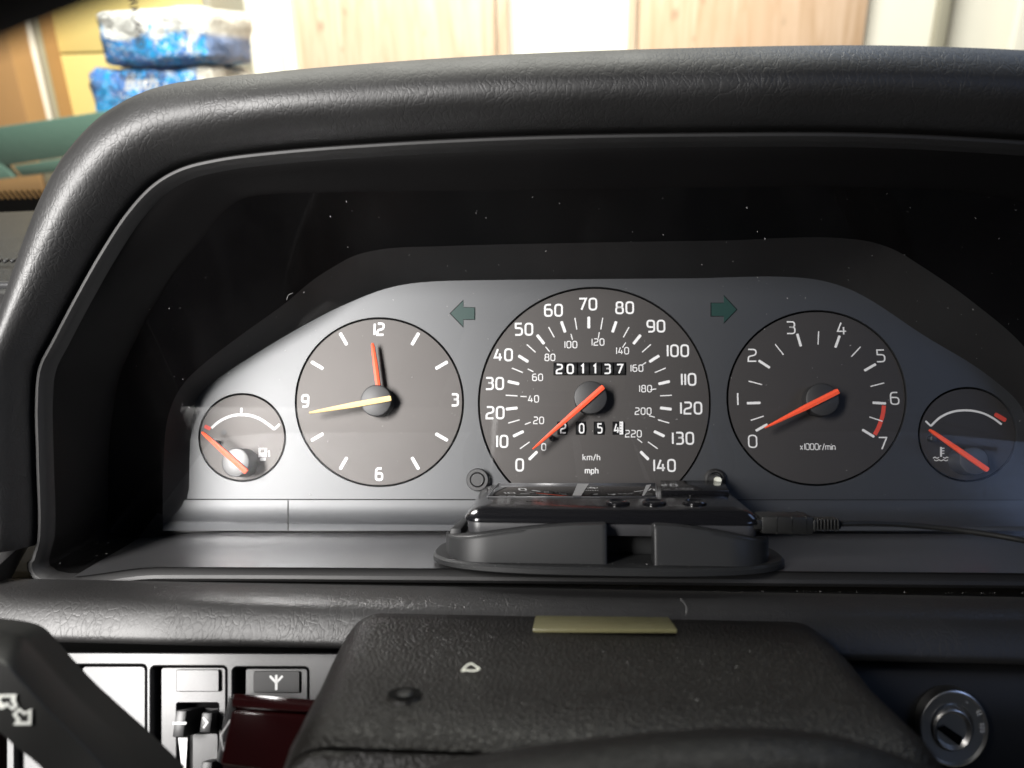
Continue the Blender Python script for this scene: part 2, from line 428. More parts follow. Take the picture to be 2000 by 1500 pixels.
wall = [[LL[i].lerp(LR[i], t) for i in range(N)] for t in (0, .3, .6, .85, .97)]
for j, r_ in enumerate(wall):
    for p in r_: p.z -= .0046 * (j / 4)
bez = loft('bezel', [wall[-1]] + off(LR, NR, rimprof), M['bezel'], dash)
lo_i, hi_i = int(22.15 * SUB), int(26.75 * SUB)
loft('bezel_wall', wall, M['wallm'], bez, skip=(lo_i + 1, hi_i - 2))
# flange carrying the lens and the stepped wall down to the face
loft('bezel_flange', [LL, [a.lerp(b, .5) for a, b in zip(LL, LB)], LB], M['flange'], bez)
loft('face_surround', [LB, [a.lerp(b, .5) for a, b in zip(LB, LA)], LA], M['bezel'], bez)

loft('ledge', [[LL[i % N].lerp(LR[i % N], t) + Vector((0, .0001, 0)) for i in range(lo_i, hi_i)] for t in (.004, .2, .4, .6, .8, .93, .98)], M['ledge'], bez, closed=False, smooth=180)

# hood pad: sweep round the rim, open at the bottom
i0, i1 = 1 * SUB - 2, 21 * SUB
HL = [LR[i] for i in range(i0, i1)]; HN = [NR[i] for i in range(i0, i1)]
# smooth the normals so that the wide sweep does not crease
for _ in range(14):
    HN = [(HN[max(i-1, 0)] + HN[i] * 2 + HN[min(i+1, len(HN)-1)]).normalized() for i in range(len(HN))]
hprof = [(.0038, -.020), (.0040, -.003), (.0045, .0030), (.0062, .0085), (.0084, .0122), (.0104, .0141), (.0124, .0147), (.0146, .0143), (.0176, .0126), (.0208, .0096), (.0238, .0052), (.0258, -.001), (.0274, -.012), (.0285, -.03), (.029, -.06), (.029, -.11)]
def hoodw(i):
    k = (i + i0) / SUB
    pts_ = [(0, .55), (3, .56), (4, .64), (5, .80), (6, .99), (7, 1.17), (8, 1.28), (9, 1.30), (10, 1.28), (11, 1.23), (12, 1.19), (13, 1.20), (14, 1.22), (15, 1.25), (17, 1.28), (22, 1.3)]
    for (a, va), (b, vb) in zip(pts_, pts_[1:]):
        if a <= k <= b: return va + (vb - va) * (k - a) / (b - a)
    return 1
rows = []
for n, z in hprof:
    rows.append([p + v * (.0038 + (n - .0038) * hoodw(i)) + Vector((0, 0, z)) for i, (p, v) in enumerate(zip(HL, HN))])
loft('hood_pad', rows, M['hood'], dash, closed=False, smooth=180)

# lower pad roll
def sweep_x(name, prof, x0, x1, m, n=60, fn=None, parent=dash, smooth=60):
    rows = []
    for y, z in prof: rows.append([Vector((x0 + (x1 - x0) * i / n, y + (fn(i / n) if fn else 0), z)) for i in range(n + 1)])
    return loft(name, rows, m, parent, closed=False, smooth=smooth)
sweep_x('lower_pad', [(-.0735, .056), (-.0700, .0650), (-.0687, .0690), (-.0684, .0740), (-.0686, .0810), (-.0694, .0866), (-.0709, .0895), (-.0735, .0918), (-.0765, .0936), (-.0792, .0948), (-.0808, .0950), (-.0818, .0940), (-.0822, .0915), (-.0818, .085)], -.30, .42, M['pad'], smooth=180)
sweep_x('under_pad_rail', [(-.079, .083), (-.0815, .0870), (-.0832, .0876), (-.0842, .0862), (-.0850, .0855)], -.30, .42, M['bezel'])
# lower fascia to the right, behind the ignition lock
sweep_x('lower_fascia', [(-.083, .080), (-.0855, .0860), (-.089, .0895), (-.100, .0912), (-.14, .0915), (-.17, .08)], .055, .42, M['bezel'])
box('carrier_wall', (-.45, -.30, -.03), (.5, -.076, .045), M['black'], dash, 0)
box('carrier_wall', (-.24, -.0765, .040), (.5, -.0702, .062), M['black'], dash, 0)
# bit of trim at the bottom-left corner of the binnacle
hexpart('corner_trim', [pt(-140, 1260, z=.075), pt(8, 1160, z=.070), pt(66, 1048, z=.050), pt(-140, 1060, z=.050), pt(-140, 1180, z=.084), pt(-30, 1130, z=.084), pt(60, 1048, z=.062), pt(-140, 1045, z=.062)], M['bezel'], dash, .001)
# dashboard top left of the hood: shelf, defroster slot, bright trim bead
def quadp(name, ps, m, parent, th=.004):
    top = [Vector(p) for p in ps]; nrm = (top[1]-top[0]).cross(top[3]-top[0]).normalized()
    if nrm.z < 0: nrm = -nrm
    return hexpart(name, [p - nrm * th for p in top] + top, m, parent, .0006)
M['dashtop'] = grain('dash_top_grain', (.005, .005, .0052), .5, .3, .00010, 900, voro=True)
quadp('dash_top', [pt(-420, 432, z=-.17), pt(150, 408, z=-.17), pt(150, 560, z=-.02), pt(-420, 560, z=-.02)], M['dashtop'], dash)
quadp('dash_shoulder', [pt(-420, 548, z=-.018), pt(150, 548, z=-.018), pt(130, 760, z=.02), pt(-420, 760, z=.02)], M['pad'], dash)
tube('trim_bead', [pt(-420, 566, z=-.012), pt(60, 556, z=-.012), pt(150, 553, z=-.012)], .0016, M['panel'], dash)
for k in range(9):
    x = -20 + k * 14
    tube('defroster_slat', [pt(x, 512 - k * .3, z=-.052), pt(x + 9, 507 - k * .3, z=-.055)], .0009, M['bezel'], dash, 6)

# ================================================================== SWITCH PANEL
ZP = .083
set_frame(Matrix.Translation((0, -.083, ZP)) @ Matrix.Rotation(R(-18), 4, 'X') @ Matrix.Translation((0, .083, -ZP)))
sp = thing('switch_panel', 'grey plastic switch panel with rounded switch bays under the dashboard pad', 'switch panel', pt(300, 1400, z=.08))
ZP = .083
def rrect_px(x0, y0, x1, y1, r, z, k=5):
    out = []
    for cx, cy, a0 in ((x1-r, y0+r, 90), (x0+r, y0+r, 180), (x0+r, y1-r, 270), (x1-r, y1-r, 0)):
        # screen y is down: angles measured in the frame
        for j in range(k+1):
            a = R({90: 90, 180: 180, 270: 270, 0: 360}[a0] - (0 if a0 != 90 else 0)) + R(90) * (j / k) - (R(90) if True else 0)
            out.append((cx + r * math.cos(a + R(0)), cy - r * math.sin(a)))
    return [pt(px, py, z).to_2d() for px, py in out]
def rr(x0, y0, x1, y1, r, z=ZP, k=5):
    P = []
    for cx, cy, s in ((x1-r, y0+r, 0), (x0+r, y0+r, 90), (x0+r, y1-r, 180), (x1-r, y1-r, 270)):
        for j in range(k+1):
            a = R(s + 90 * j / k); P.append(pt(cx + r * math.cos(a), cy - r * math.sin(a), z).to_2d())
    return P
bays = [(-150, 1295, 12, 1560), (28, 1296, 129, 1560), (139, 1298, 286, 1560), (294, 1301, 443, 1560), (454, 1303, 603, 1560)]
flat_shape('panel_frame', [[pt(-420, 1273, ZP).to_2d(), pt(-420, 1540, ZP).to_2d(), pt(760, 1540, ZP).to_2d(), pt(760, 1276, ZP).to_2d()]] + [rr(a, b, c, 1530, 9) for a, b, c, d in bays], ZP - .011, ZP, M['panel'], sp, bevel=.0004)
box('panel_back', (pt(-200, 1270, ZP).x, pt(0, 1560, ZP).y, ZP - .014), (pt(760, 1270, ZP).x, pt(0, 1276, ZP).y, ZP - .0112), M['black'], sp, 0)
zs = ZP - .0075
flat_shape('blanking_plate', [rr(160, 1301, 284, 1529, 8, ZP - .001)], ZP - .011, ZP - .001, M['panel'], sp, .0003)
flat_shape('blanking_plate', [rr(36, 1300, 124, 1529, 8, ZP - .003)], ZP - .011, ZP - .003, M['panel'], sp, .0003)
flat_shape('dummy_button', [rr(40, 1306, 117, 1352, 4, ZP - .0025)], ZP - .003, ZP - .0018, M['panel'], sp, .0002)
rb = flat_shape('rocker_button', [rr(-145, 1300, -2, 1529, 6, ZP - .004)], ZP - .011, ZP - .004, M['redcover'], sp, .0004)
dm = flat_shape('dimmer_module', [rr(314, 1303, 441, 1529, 7, ZP - .0035), rr(345, 1373, 427, 1529, 4, ZP - .0035)], ZP - .011, ZP - .0035, M['panel'], sp, .0003)
flat_shape('blank_button', [rr(343, 1308, 427, 1351, 3, ZP - .002)], ZP - .0035, ZP - .0022, M['panel'], dm, .0002)
flat_shape('slider_plate', [rr(377, 1432, 427, 1529, 4, ZP - .005)], ZP - .011, ZP - .0045, M['panel'], dm, .0002)
box('slot_floor', (pt(343, 1373, ZP-.01).x, pt(0, 1530, ZP-.01).y, ZP - .0105), (pt(430, 1373, ZP-.01).x, pt(0, 1370, ZP-.01).y, ZP - .009), M['bezel'], dm, 0)
def knob_px(name, x0, y0, x1, y1, z0, z1, m, parent, bev=.0004):
    a = pt(x0, y1, z1); b = pt(x1, y0, z1)
    return box(name, (a.x, a.y, z0), (b.x, b.y, z1), m, parent, bev)
sk = knob_px('slider_knob', 336, 1388, 365, 1440, ZP - .009, ZP + .0035, M['panel'], dm)
tick('slider_line', (337, 1412.5), (364, 1412.5), 4.5, ZP + .0036, M['print'], sk, False)
bk = knob_px('dimmer_button', 389, 1392, 415, 1431, ZP - .009, ZP + .0012, M['panel'], dm)
curve_px('chevron_mark', [(396, 1401), (405, 1411), (397, 1422)], 4, ZP + .0013, M['print'], bk, 0)
knob_px('dimmer_button', 389, 1488, 415, 1525, ZP - .009, ZP + .0012, M['panel'], dm)
V = [pt(348, 1441, ZP-.004), pt(366, 1441, ZP-.004), pt(362, 1520, ZP-.004), pt(357, 1520, ZP-.004)]
mk('wedge_mark', V, [(0, 1, 2, 3)], M['print'], dm)
am = flat_shape('antenna_module', [rr(479, 1305, 601, 1529, 7, ZP - .0035)], ZP - .011, ZP - .0035, M['panel'], sp, .0003)
ab = flat_shape('antenna_button', [rr(495, 1311, 585, 1353, 3, ZP - .0025)], ZP - .0035, ZP - .0025, M['bezel'], am, .0002)
za = ZP - .0024
for p, q, ww in (((539.5, 1318), (539.5, 1348), 5), ((527, 1320), (539, 1333), 4.5), ((552, 1320), (540, 1333), 4.5)):
    tick('antenna_mark', p, q, ww, za, M['print'], ab)

set_frame()
# hazard switch with smoked red cover
hz = thing('hazard_switch', 'glossy dark red hazard warning button beside the steering column cover', 'switch', pt(500, 1430, z=.10))
zt = .112
hexpart('red_cap', [pt(452, 1540, z=.085), pt(615, 1545, z=.085), pt(618, 1375, z=.085), pt(470, 1366, z=.085), pt(428, 1492, z=zt), pt(600, 1512, z=zt), pt(625, 1398, z=zt), pt(453, 1386, z=zt)], M['redcover'], hz, .0012, 3)
hexpart('cap_top_ridge', [pt(452, 1387, z=zt-.004), pt(628, 1399, z=zt-.004), pt(628, 1372, z=.098), pt(470, 1360, z=.098), pt(452, 1380, z=zt+.001), pt(628, 1392, z=zt+.001), pt(628, 1367, z=zt-.003), pt(455, 1354, z=zt-.003)], M['redcover'], hz, .0006)
zz = zt + .0004
hexpart('cap_side', [pt(422, 1486, z=.090), pt(436, 1486, z=.090), pt(458, 1378, z=.090), pt(448, 1358, z=.090), pt(426, 1490, z=zt-.001), pt(437, 1490, z=zt-.001), pt(462, 1384, z=zt-.001), pt(450, 1362, z=zt-.001)], M['panel'], hz, .0005)
curve_px('triangle_mark', [(450, 1406), (431, 1436), (436, 1466), (453, 1406)], 3.0, zt - .0006, M['print'], hz, 0)

# ================================================================== INSTRUMENT CLUSTER
set_frame(TC)
cl = thing('instrument_cluster', 'grey instrument cluster with five round gauges under a clear lens', 'instrument cluster', (0, 0, 0))
holes = {'fuel': (473, 854.5, 86, 87), 'clock': (741, 785.5, 165.5, 166), 'speedo': (1161, 788, 228, 228), 'tach': (1595, 777.5, 176.5, 172), 'temp': (1889.5, 848.5, 97, 93)}
outA = [ (p.x, p.y) for p in catmull([pt(a, b, 0) for a, b in Apx], SUB, True)]
cA = Vector((sum(p[0] for p in outA) / len(outA), sum(p[1] for p in outA) / len(outA)))
outA = [(cA.x + (x - cA.x) * 1.012, cA.y + (y - cA.y) * 1.012) for x, y in outA]
HOLE = {}
for k, (cx, cy, rx, ry) in holes.items():
    c = pt(cx, cy, 0); HOLE[k] = (c, (rx * psz(cx, cy) + ry * psz(cx, cy) / 1.0) / 2)
face = flat_shape('face_panel', [outA] + [ell_px(*holes[k], 0) for k in holes], -.0015, 0, M['face'], cl)
box('backing', (-.16, -.052, -.0075), (.235, .050, -.0065), M['black'], cl, 0)
# green arrows
def arrow(name, P, parent):
    flat_shape(name + '_edge', [[pt(a, b, .0003).to_2d() for a, b in P]], .0, .00012, M['black'], parent)
    c = (sum(p[0] for p in P) / len(P), sum(p[1] for p in P) / len(P))
    return flat_shape(name, [[pt(c[0] + (a - c[0]) * .93, c[1] + (b - c[1]) * .93, .0003).to_2d() for a, b in P]], .0, .00025, M['green'], parent)
arrow('turn_arrow', [(878, 612), (904.5, 585.5), (904.5, 599.5), (928, 600), (928, 624.5), (904.5, 624.5), (904.5, 639.5)], face)
arrow('turn_arrow', [(1440.5, 604.5), (1414, 576), (1414, 591), (1388, 591), (1388, 618), (1414, 618), (1414, 632)], face)
# lower strip segments (warning-light bar)
def strip(x0, x1):
    ks = 6; rowsS = []
    for t in range(ks + 1):
        f = t / ks; z = .0006 + .0065 * f * f; yy = 977 + (1036.5 - 977) * f
        rowsS.append([pt(x0, yy, z), pt(x1, yy, z)])
    return loft('warning_strip', rowsS, M['face'], cl, closed=False)
strip(318, 561.5); strip(564.0, 2056)
flat_shape('panel_seam', [[pt(320, 974.2, 0).to_2d(), pt(320, 976.2, 0).to_2d(), pt(1998, 978.2, 0).to_2d(), pt(1998, 976.2, 0).to_2d()]], 0, .0002, M['black'], cl)

ZD = -.0012   # dial plate
def dial(kind, nm):
    cx, cy, rx, ry = holes[kind]
    o = flat_shape(nm, [ell_px(cx, cy, rx - 4.2, ry - 4.2, ZD)], ZD - .0008, ZD, M['dial'], cl)
    return o
ZT = ZD + .00012
def hub(parent, px, py, rpx, h, m=None):
    c = pt(px, py, h); r = rpx * psz(px, py, h)
    return disc_stack('hub', (c.x, c.y, 0), [(r, ZD), (r, h - .0006), (r - .0002, h - .0002), (r - .0007, h)], m or M['hub'], parent, 64)
# --- clock
ck = dial('clock', 'clock'); C = (741, 783.5)
for a in (30, 60, 120, 150, 210, 240, 300, 330):
    p, q = poltick(C, a, 126.5, 154); tick('tick_mark', p, q, 6.2, ZT, M['print'], ck)
for s, x, y in (('12', 740.5, 643), ('3', 888.5, 781), ('6', 740.5, 926), ('9', 596, 783)):
    numeral('numeral', s, x, y, 27, 5.2, ZT, M['print'], ck, .28, .92)
hub(ck, 734, 782, 30.5, .0050)
needle('hour_hand', (727, 670), (738.5, 755), 5.5, 9.5, .0038, M['needle'], ck)
needle('minute_hand', (604, 806), (763.5, 777.5), 4, 11, .0059, M['needle_pale'], ck)
# --- speedometer
sm = dial('speedo', 'speedometer'); C = (1150, 781)
big = [('0', 1015, 908), ('10', 981, 862), ('20', 967, 806), ('30', 966, 749), ('40', 983, 693), ('50', 1023, 643), ('60', 1081, 606), ('70', 1148, 594), ('80', 1220, 601), ('90', 1281, 637), ('100', 1324, 685), ('110', 1345, 741), ('120', 1350, 797), ('130', 1334, 856), ('140', 1298, 909)]
for s, x, y in big: numeral('numeral', s, x, y, 26.5, 4.3, ZT, M['print'], sm, .30, 1.0)
for s, x, y in [('0', 1062, 873), ('20', 1052, 821), ('40', 1042, 779), ('60', 1050, 737), ('80', 1074, 698), ('100', 1115, 673), ('120', 1168, 668), ('140', 1216, 685), ('160', 1244, 719), ('180', 1261, 759), ('200', 1256, 803), ('220', 1237, 847)]:
    numeral('kilometre_numeral', s, x, y, 15, 2.1, ZT, M['print'], sm, .30, 1.0)
def sp_ang(mph): return -135 + mph * 270 / 140
for i in range(29):
    mph = i * 5; a = sp_ang(mph); rm = 151 + 4 * abs(math.cos(R(a))) * (1 if abs(a) > 90 else 0)
    p, q = poltick(C, a, rm - 11.5, rm + 11.5); tick('tick_mark', p, q, 5.6 if i % 2 == 0 else 2.0, ZT, M['print'], sm, i % 2 == 0)
for kmh in range(20, 221, 20):
    a = sp_ang(kmh / 1.609); p, q = poltick(C, a, 121.5, 133.5); tick('kilometre_tick', p, q, 1.8, ZT, M['print'], sm, False)
numeral('unit_lettering', 'km/h', 1155, 893, 13.5, 1.9, ZT, M['print'], sm, .26)
numeral('unit_lettering', 'mph', 1155.5, 919, 13.5, 2.4, ZT, M['print'], sm, .26)
hub(sm, 1153.5, 776, 32.5, .0052)
needle('needle', (1040, 877.5), (1178.5, 755), 4, 10.5, .0062, M['needle'], sm)
# odometer windows
def window(x0, y0, x1, y1, nm='odometer_window'):
    a = pt(x0, y1, ZT); b = pt(x1, y0, ZT)
    return mk(nm, [(a.x, a.y, ZT), (b.x, a.y, ZT), (b.x, b.y, ZT), (a.x, b.y, ZT)], [(0, 1, 2, 3)], M['black'], sm)
window(1081, 707.5, 1223, 733)
ZO = ZT + .0001
def drum(x0, x1, y0, y1):
    a = pt(x0, y1, ZO); b = pt(x1, y0, ZO); n = 8; V = []; F = []
    for i in range(n + 1):
        t = i / n; zz = ZO + .0002 + .0007 * math.sin(math.pi * t); y = a.y + (b.y - a.y) * t
        V += [(a.x, y, zz), (b.x, y, zz)]
    for i in range(n): F.append((2*i, 2*i+1, 2*i+3, 2*i+2))
    return mk('odometer_drum', V, F, M['drum'], sm, 180)
ZOD = ZO + .00102
for i, s in enumerate('20!!37'):
    x0 = 1082.5 + i * 23.4; drum(x0, x0 + 20.5, 708.5, 732)
    numeral('odometer_digit', s, [1092.5, 1113.8, 1138, 1162, 1186.3, 1210.5][i], 720.6, 21, 3.7, ZOD, M['print'], sm, 0, 1.05)
for i, s in enumerate('2054'):
    x0, x1 = [(1089, 1107.6), (1125, 1143.7), (1160.3, 1180), (1197, 1217)][i]
    window(x0 - .5, 823.5, x1 + .5, 849, 'trip_window'); drum(x0 + 1, x1 - 1, 825, 848)
    numeral('trip_digit', s, [1100, 1136, 1171.5, 1204.5][i], 836.6, 21, 3.6, ZOD, M['print'], sm, 0, .80 if i else .9)
a = pt(1210, 848.5, ZOD); b = pt(1217, 823.5, ZOD)
mk('trip_tenths_strip', [(a.x, a.y, ZOD), (b.x, a.y, ZOD), (b.x, b.y, ZOD), (a.x, b.y, ZOD)], [(0, 1, 2, 3)], M['print'], sm)
for k in range(4): tick('tenths_mark', (1210.5, 828 + k * 5.5), (1213.5, 828 + k * 5.5), 1.2, ZOD + .0001, M['black'], sm, False)
c = pt(1077.5, 855, .003); disc_stack('stop_pin', (c.x, c.y, 0), [(.0012, ZD), (.0012, .002), (.0008, .0024)], M['hub'], sm, 20)
# --- tachometer
tm = dial('tach', 'tachometer')
for s, x, y in [('0', 1470, 862), ('1', 1441, 779.5), ('2', 1469, 694), ('3', 1544.6, 640), ('4', 1643.7, 641.5), ('5', 1720, 695), ('6', 1747.4, 778), ('7', 1724.5, 866)]:
    numeral('numeral', s, x, y, 27, 3.2, ZT, M['print'], tm, .3, 1.08)
for p, q in [((1476, 841.5), (1499, 828.5)), ((1458.6, 787.6), (1485.5, 786.7)), ((1481.5, 704), (1503.8, 718.5)), ((1557, 651.7), (1564.5, 676.7)), ((1640, 655.4), (1631.5, 679)), ((1710.8, 711), (1688, 724)), ((1704, 786.5), (1730.7, 788)), ((1684, 839), (1707.8, 853.6))]:
    tick('tick_mark', p, q, 5, ZT, M['print'], tm)
s_ = 3.279
for a in [(250, 823, 333, 796), (237, 572, 323, 594), (407, 336, 460, 403), (685, 253, 681, 338), (953, 352, 895, 415), (1105, 583, 1017, 606), (1010, 801, 1095, 829)]:
    tick('tick_mark', (1390 + a[0]/s_, 570 + a[1]/s_), (1390 + a[2]/s_, 570 + a[3]/s_), 2.2, ZT + .00005, M['print'], tm, False)
curve_px('redline_arc', [(1726.5, 792), (1724.5, 808), (1720, 824), (1715, 837), (1708.5, 849)], 8, ZT, M['redprint'], tm)
numeral('unit_lettering', 'x1000r/min', 1597, 872.5, 14, 1.9, ZT, M['print'], tm, .20, .93)
hub(tm, 1607, 780, 33, .0052)
needle('needle', (1494.5, 835.5), (1638, 763.5), 4, 12, .0062, M['needle'], tm)
# --- fuel gauge
fg = dial('fuel', 'fuel_gauge')
curve_px('level_arc', [(413, 836), (427, 824), (444, 815), (458.5, 811), (475, 810), (491, 812), (507, 818), (522, 827.5), (536, 838.5)], 5, ZT, M['print'], fg)
tick('tick_mark', (535, 839), (546.5, 828.5), 4.5, ZT, M['print'], fg); tick('tick_mark', (471.6, 796.5), (471.6, 806), 4.5, ZT, M['print'], fg)
tick('reserve_mark', (399.5, 832), (411, 838), 7, ZT, M['redprint'], fg)
c = pt(437, 844, ZT); flat_shape('low_fuel_lamp', [circ(c, .00125, 32)], ZT - .0001, ZT, M['hub'], fg)
hub(fg, 459.5, 903, 27.5, .0085, M['hub_lit'])
needle('needle', (394, 844), (481, 922), 5, 10.5, .0095, M['needle'], fg)
for p, q, ww in (((505, 884), (521, 884), 17), ((508, 897), (519, 897), 6), ((525, 880), (526, 892), 3)):
    tick('pump_mark', p, q, ww, ZT, M['print'], fg, ww < 10)
c = pt(513, 880.5, ZT); a = pt(508.5, 884, ZT + .00008); b = pt(517, 877, ZT)
mk('pump_mark', [(a.x, a.y, ZT+.00008), (b.x, a.y, ZT+.00008), (b.x, b.y, ZT+.00008), (a.x, b.y, ZT+.00008)], [(0, 1, 2, 3)], M['dial'], fg)
# --- temperature gauge
tg = dial('temp', 'temperature_gauge')
curve_px('temperature_arc', [(1818, 832), (1836, 815.5), (1860, 804.5), (1890, 801.5), (1918, 806.5), (1939, 816.5), (1956.5, 829)], 4.2, ZT, M['print'], tg)
tick('tick_mark', (1818.5, 832.5), (1807.5, 822), 3.6, ZT, M['print'], tg)
tick('hot_mark', (1942.5, 808.5), (1965, 821.5), 9, ZT, M['redprint'], tg)
hub(tg, 1903, 899.5, 28.5, .0085, M['hub_lit'])
needle('needle', (1816.5, 839), (1930.5, 918), 5.5, 10.5, .0095, M['needle'], tg)
for p, q, ww in (((1838, 873), (1838, 892), 3.8), ((1840, 875.5), (1844.5, 875.5), 1.9), ((1840, 880.5), (1844.5, 880.5), 1.9), ((1840, 885.5), (1844.5, 885.5), 1.9)):
    tick('thermometer_mark', p, q, ww, ZT, M['print'], tg, False)
curve_px('thermometer_mark', [(1822.5, 895), (1826, 893), (1830, 895), (1834, 893)], 1.8, ZT, M['print'], tg, 3)
curve_px('thermometer_mark', [(1842, 893), (1846, 895), (1849, 893), (1853, 894)], 1.8, ZT, M['print'], tg, 3)
curve_px('thermometer_mark', [(1824.5, 898), (1829, 900), (1834, 898), (1838, 900), (1843, 898), (1847, 900), (1852, 898)], 1.8, ZT, M['print'], tg, 3)
c = pt(1824, 856, .002); disc_stack('stop_pin', (c.x, c.y, 0), [(.0014, ZD), (.0014, .002), (.0009, .0024)], M['hub'], tg, 20)
c = pt(421, 864, .002); disc_stack('stop_pin', (c.x, c.y, 0), [(.0010, ZD), (.0010, .002), (.0006, .0024)], M['hub'], fg, 20)
# buttons
c = pt(932, 937, .004); k = psz(932, 937, .004)
kb = disc_stack('blank_button', (c.x, c.y, 0), [(22*k, -.001), (22*k, .0028), (20.5*k, .0034), (15*k, .0034), (14*k, .0028), (13*k, .0034), (12*k, .0037)], M['hub'], cl, 48)
c = pt(1398, 936, .002); k = psz(1398, 936, .002)
rs = disc_stack('reset_socket', (c.x, c.y, 0), [(21*k, -.001), (21*k, .0014), (17*k, .0020), (14*k, .0020), (13*k, -.0005)], M['bezel'], cl, 40)
c2 = pt(1406, 937.5, .012)
disc_stack('reset_pin', (c2.x - .0006, c2.y, 0), [(12*k, -.001), (11*k, .007), (9.5*k, .0085)], M['hub'], rs, 32)
disc_stack('reset_pin_tip', (c2.x - .0004, c2.y, 0), [(6.5*k, .0084), (6.5*k, .0112), (5*k, .0122)], M['pin'], rs, 24)

# clear lens over the whole opening
lens_m = bpy.data.materials.new('clear_lens'); lens_m.use_nodes = True; t = lens_m.node_tree
for n_ in list(t.nodes): t.nodes.remove(n_)
out = t.nodes.new('ShaderNodeOutputMaterial'); tr = t.nodes.new('ShaderNodeBsdfTransparent'); gl = t.nodes.new('ShaderNodeBsdfGlossy'); mx = t.nodes.new('ShaderNodeMixShader'); fr = t.nodes.new('ShaderNodeFresnel')
tr.inputs[0].default_value = (.96, .96, .96, 1); gl.inputs['Roughness'].default_value = .03; fr.inputs[0].default_value = 1.45
t.links.new(fr.outputs[0], mx.inputs[0]); t.links.new(tr.outputs[0], mx.inputs[1]); t.links.new(gl.outputs[0], mx.inputs[2]); t.links.new(mx.outputs[0], out.inputs[0])
def inset(L, s):
    c = sum(L, Vector()) / len(L); return [c + (p - c) * s for p in L]
set_frame()
tcn = t.nodes.new('ShaderNodeTexCoord'); mpn = t.nodes.new('ShaderNodeMapping'); mpn.inputs['Scale'].default_value = (1, .25, 1)
nz = t.nodes.new('ShaderNodeTexNoise'); nz.inputs['Scale'].default_value = 60; nz.inputs['Detail'].default_value = 5
rmp = t.nodes.new('ShaderNodeValToRGB'); rmp.color_ramp.elements[0].position = .42; rmp.color_ramp.elements[0].color = (.0003, .0003, .0003, 1); rmp.color_ramp.elements[1].position = .8; rmp.color_ramp.elements[1].color = (.002, .002, .002, 1)
df = t.nodes.new('ShaderNodeBsdfDiffuse'); df.inputs[0].default_value = (.75, .75, .75, 1); mx2 = t.nodes.new('ShaderNodeMixShader')
t.links.new(tcn.outputs['Object'], mpn.inputs[0]); t.links.new(mpn.outputs[0], nz.inputs['Vector']); t.links.new(nz.outputs[0], rmp.inputs[0]); t.links.new(rmp.outputs[0], mx2.inputs[0])
t.links.new(mx.outputs[0], mx2.inputs[1]); t.links.new(df.outputs[0], mx2.inputs[2]); t.links.new(mx2.outputs[0], out.inputs[0])
LI = inset(LL, .997)
lens = mk('lens', [TCI @ (p + Vector((0, 0, .0006))) for p in LI], [tuple(range(len(LI)))], lens_m, cl)

# ================================================================== DEVICE, MOUNT, CABLE
mt = thing('device_mount', 'matte black rubber cradle with a notched front wall on the ledge', 'mount', pt(1190, 1100, y=-.060))
YL = -.0628
def superoval(cx, cz, hx, hz, n, e=4.0):
    out = []
    for i in range(n):
        a = 2*math.pi*i/n; c, s = math.cos(a), math.sin(a)
        out.append((cx + hx * abs(c)**(2/e) * (1 if c > 0 else -1), cz + hz * abs(s)**(2/e) * (1 if s > 0 else -1)))
    return out
xl, xr = pt(845, 1095, z=.055).x, pt(1533, 1105, z=.055).x
mcx, mhx = (xl + xr) / 2, (xr - xl) / 2
fz = pt(1190, 1128, y=YL).z; bz = .022; mcz, mhz = (fz + bz) / 2, (fz - bz) / 2
def oval_loop(s, y, dx=0): return [Vector((x, y, z)) for x, z in superoval(mcx, mcz, mhx - s, mhz - s, 96, 2.8)]
loft('base_plate', [oval_loop(.001, YL), oval_loop(0, YL + .0006), oval_loop(0, YL + .0021), oval_loop(.0008, YL + .0029), oval_loop(.0030, YL + .0030)], M['rubber'], mt, cap=True)
# front wall, solid block in plan with a curved top edge
def wall_block(name, xa, xb, ytop, endleft, endright):
    n = 28; bm = bmesh.new(); rings = []
    zf = fz - .0055; zb = fz - .014
    y0 = YL + .0028
    for i in range(n + 1):
        f = i / n; x = xa + (xb - xa) * f
        dl = x - xa; dr = xb - x; dd = 0; rr_ = .016
        e = dl if endleft else (dr if endright else 99)
        if e < rr_: dd = rr_ - math.sqrt(max(rr_**2 - (rr_ - e)**2, 0))
        zz = zf - dd
        yt = ytop(x); lean = (yt - y0) * .10
        ring = [(x, y0, zb - dd*.4), (x, y0, zz), (x, y0 + (yt-y0)*.85, zz - lean), (x, yt - .0003, zz - lean - .0006), (x, yt, zz - lean - .0016), (x, yt, zb - dd*.4)]
        rings.append([bm.verts.new(p) for p in ring])
    for a, b in zip(rings, rings[1:]):
        for j in range(6): bm.faces.new((a[j], a[(j+1) % 6], b[(j+1) % 6], b[j]))
    bm.faces.new(rings[0]); bm.faces.new(rings[-1])
    bmesh.ops.recalc_face_normals(bm, faces=bm.faces)
    xe = xb if endleft else xa
    ed = [e for e in bm.edges if abs(e.verts[0].co.x - xe) < 1e-6 and abs(e.verts[1].co.x - xe) < 1e-6 and max(v.co.y for v in e.verts) > y0 + 1e-5]
    bmesh.ops.bevel(bm, geom=ed, offset=.0009, segments=3, profile=.5, affect='EDGES', clamp_overlap=True)
    return mkb(name, bm, M['rubber'], mt, 50)
zw = fz - .0055
xa = pt(862, 1080, z=zw-.004).x; xb = pt(1187, 1080, z=zw).x; xc = pt(1277, 1080, z=zw).x; xd = pt(1518, 1080, z=zw-.004).x
yh = pt(1150, 1023, z=zw - .002).y; yl_ = pt(880, 1053, z=zw - .003).y
def top_l(x):
    f = max(0, min(1, (x - xa) / (xb - xa))); return yl_ + (yh - yl_) * (math.sin(f * math.pi / 2) ** 1.15)
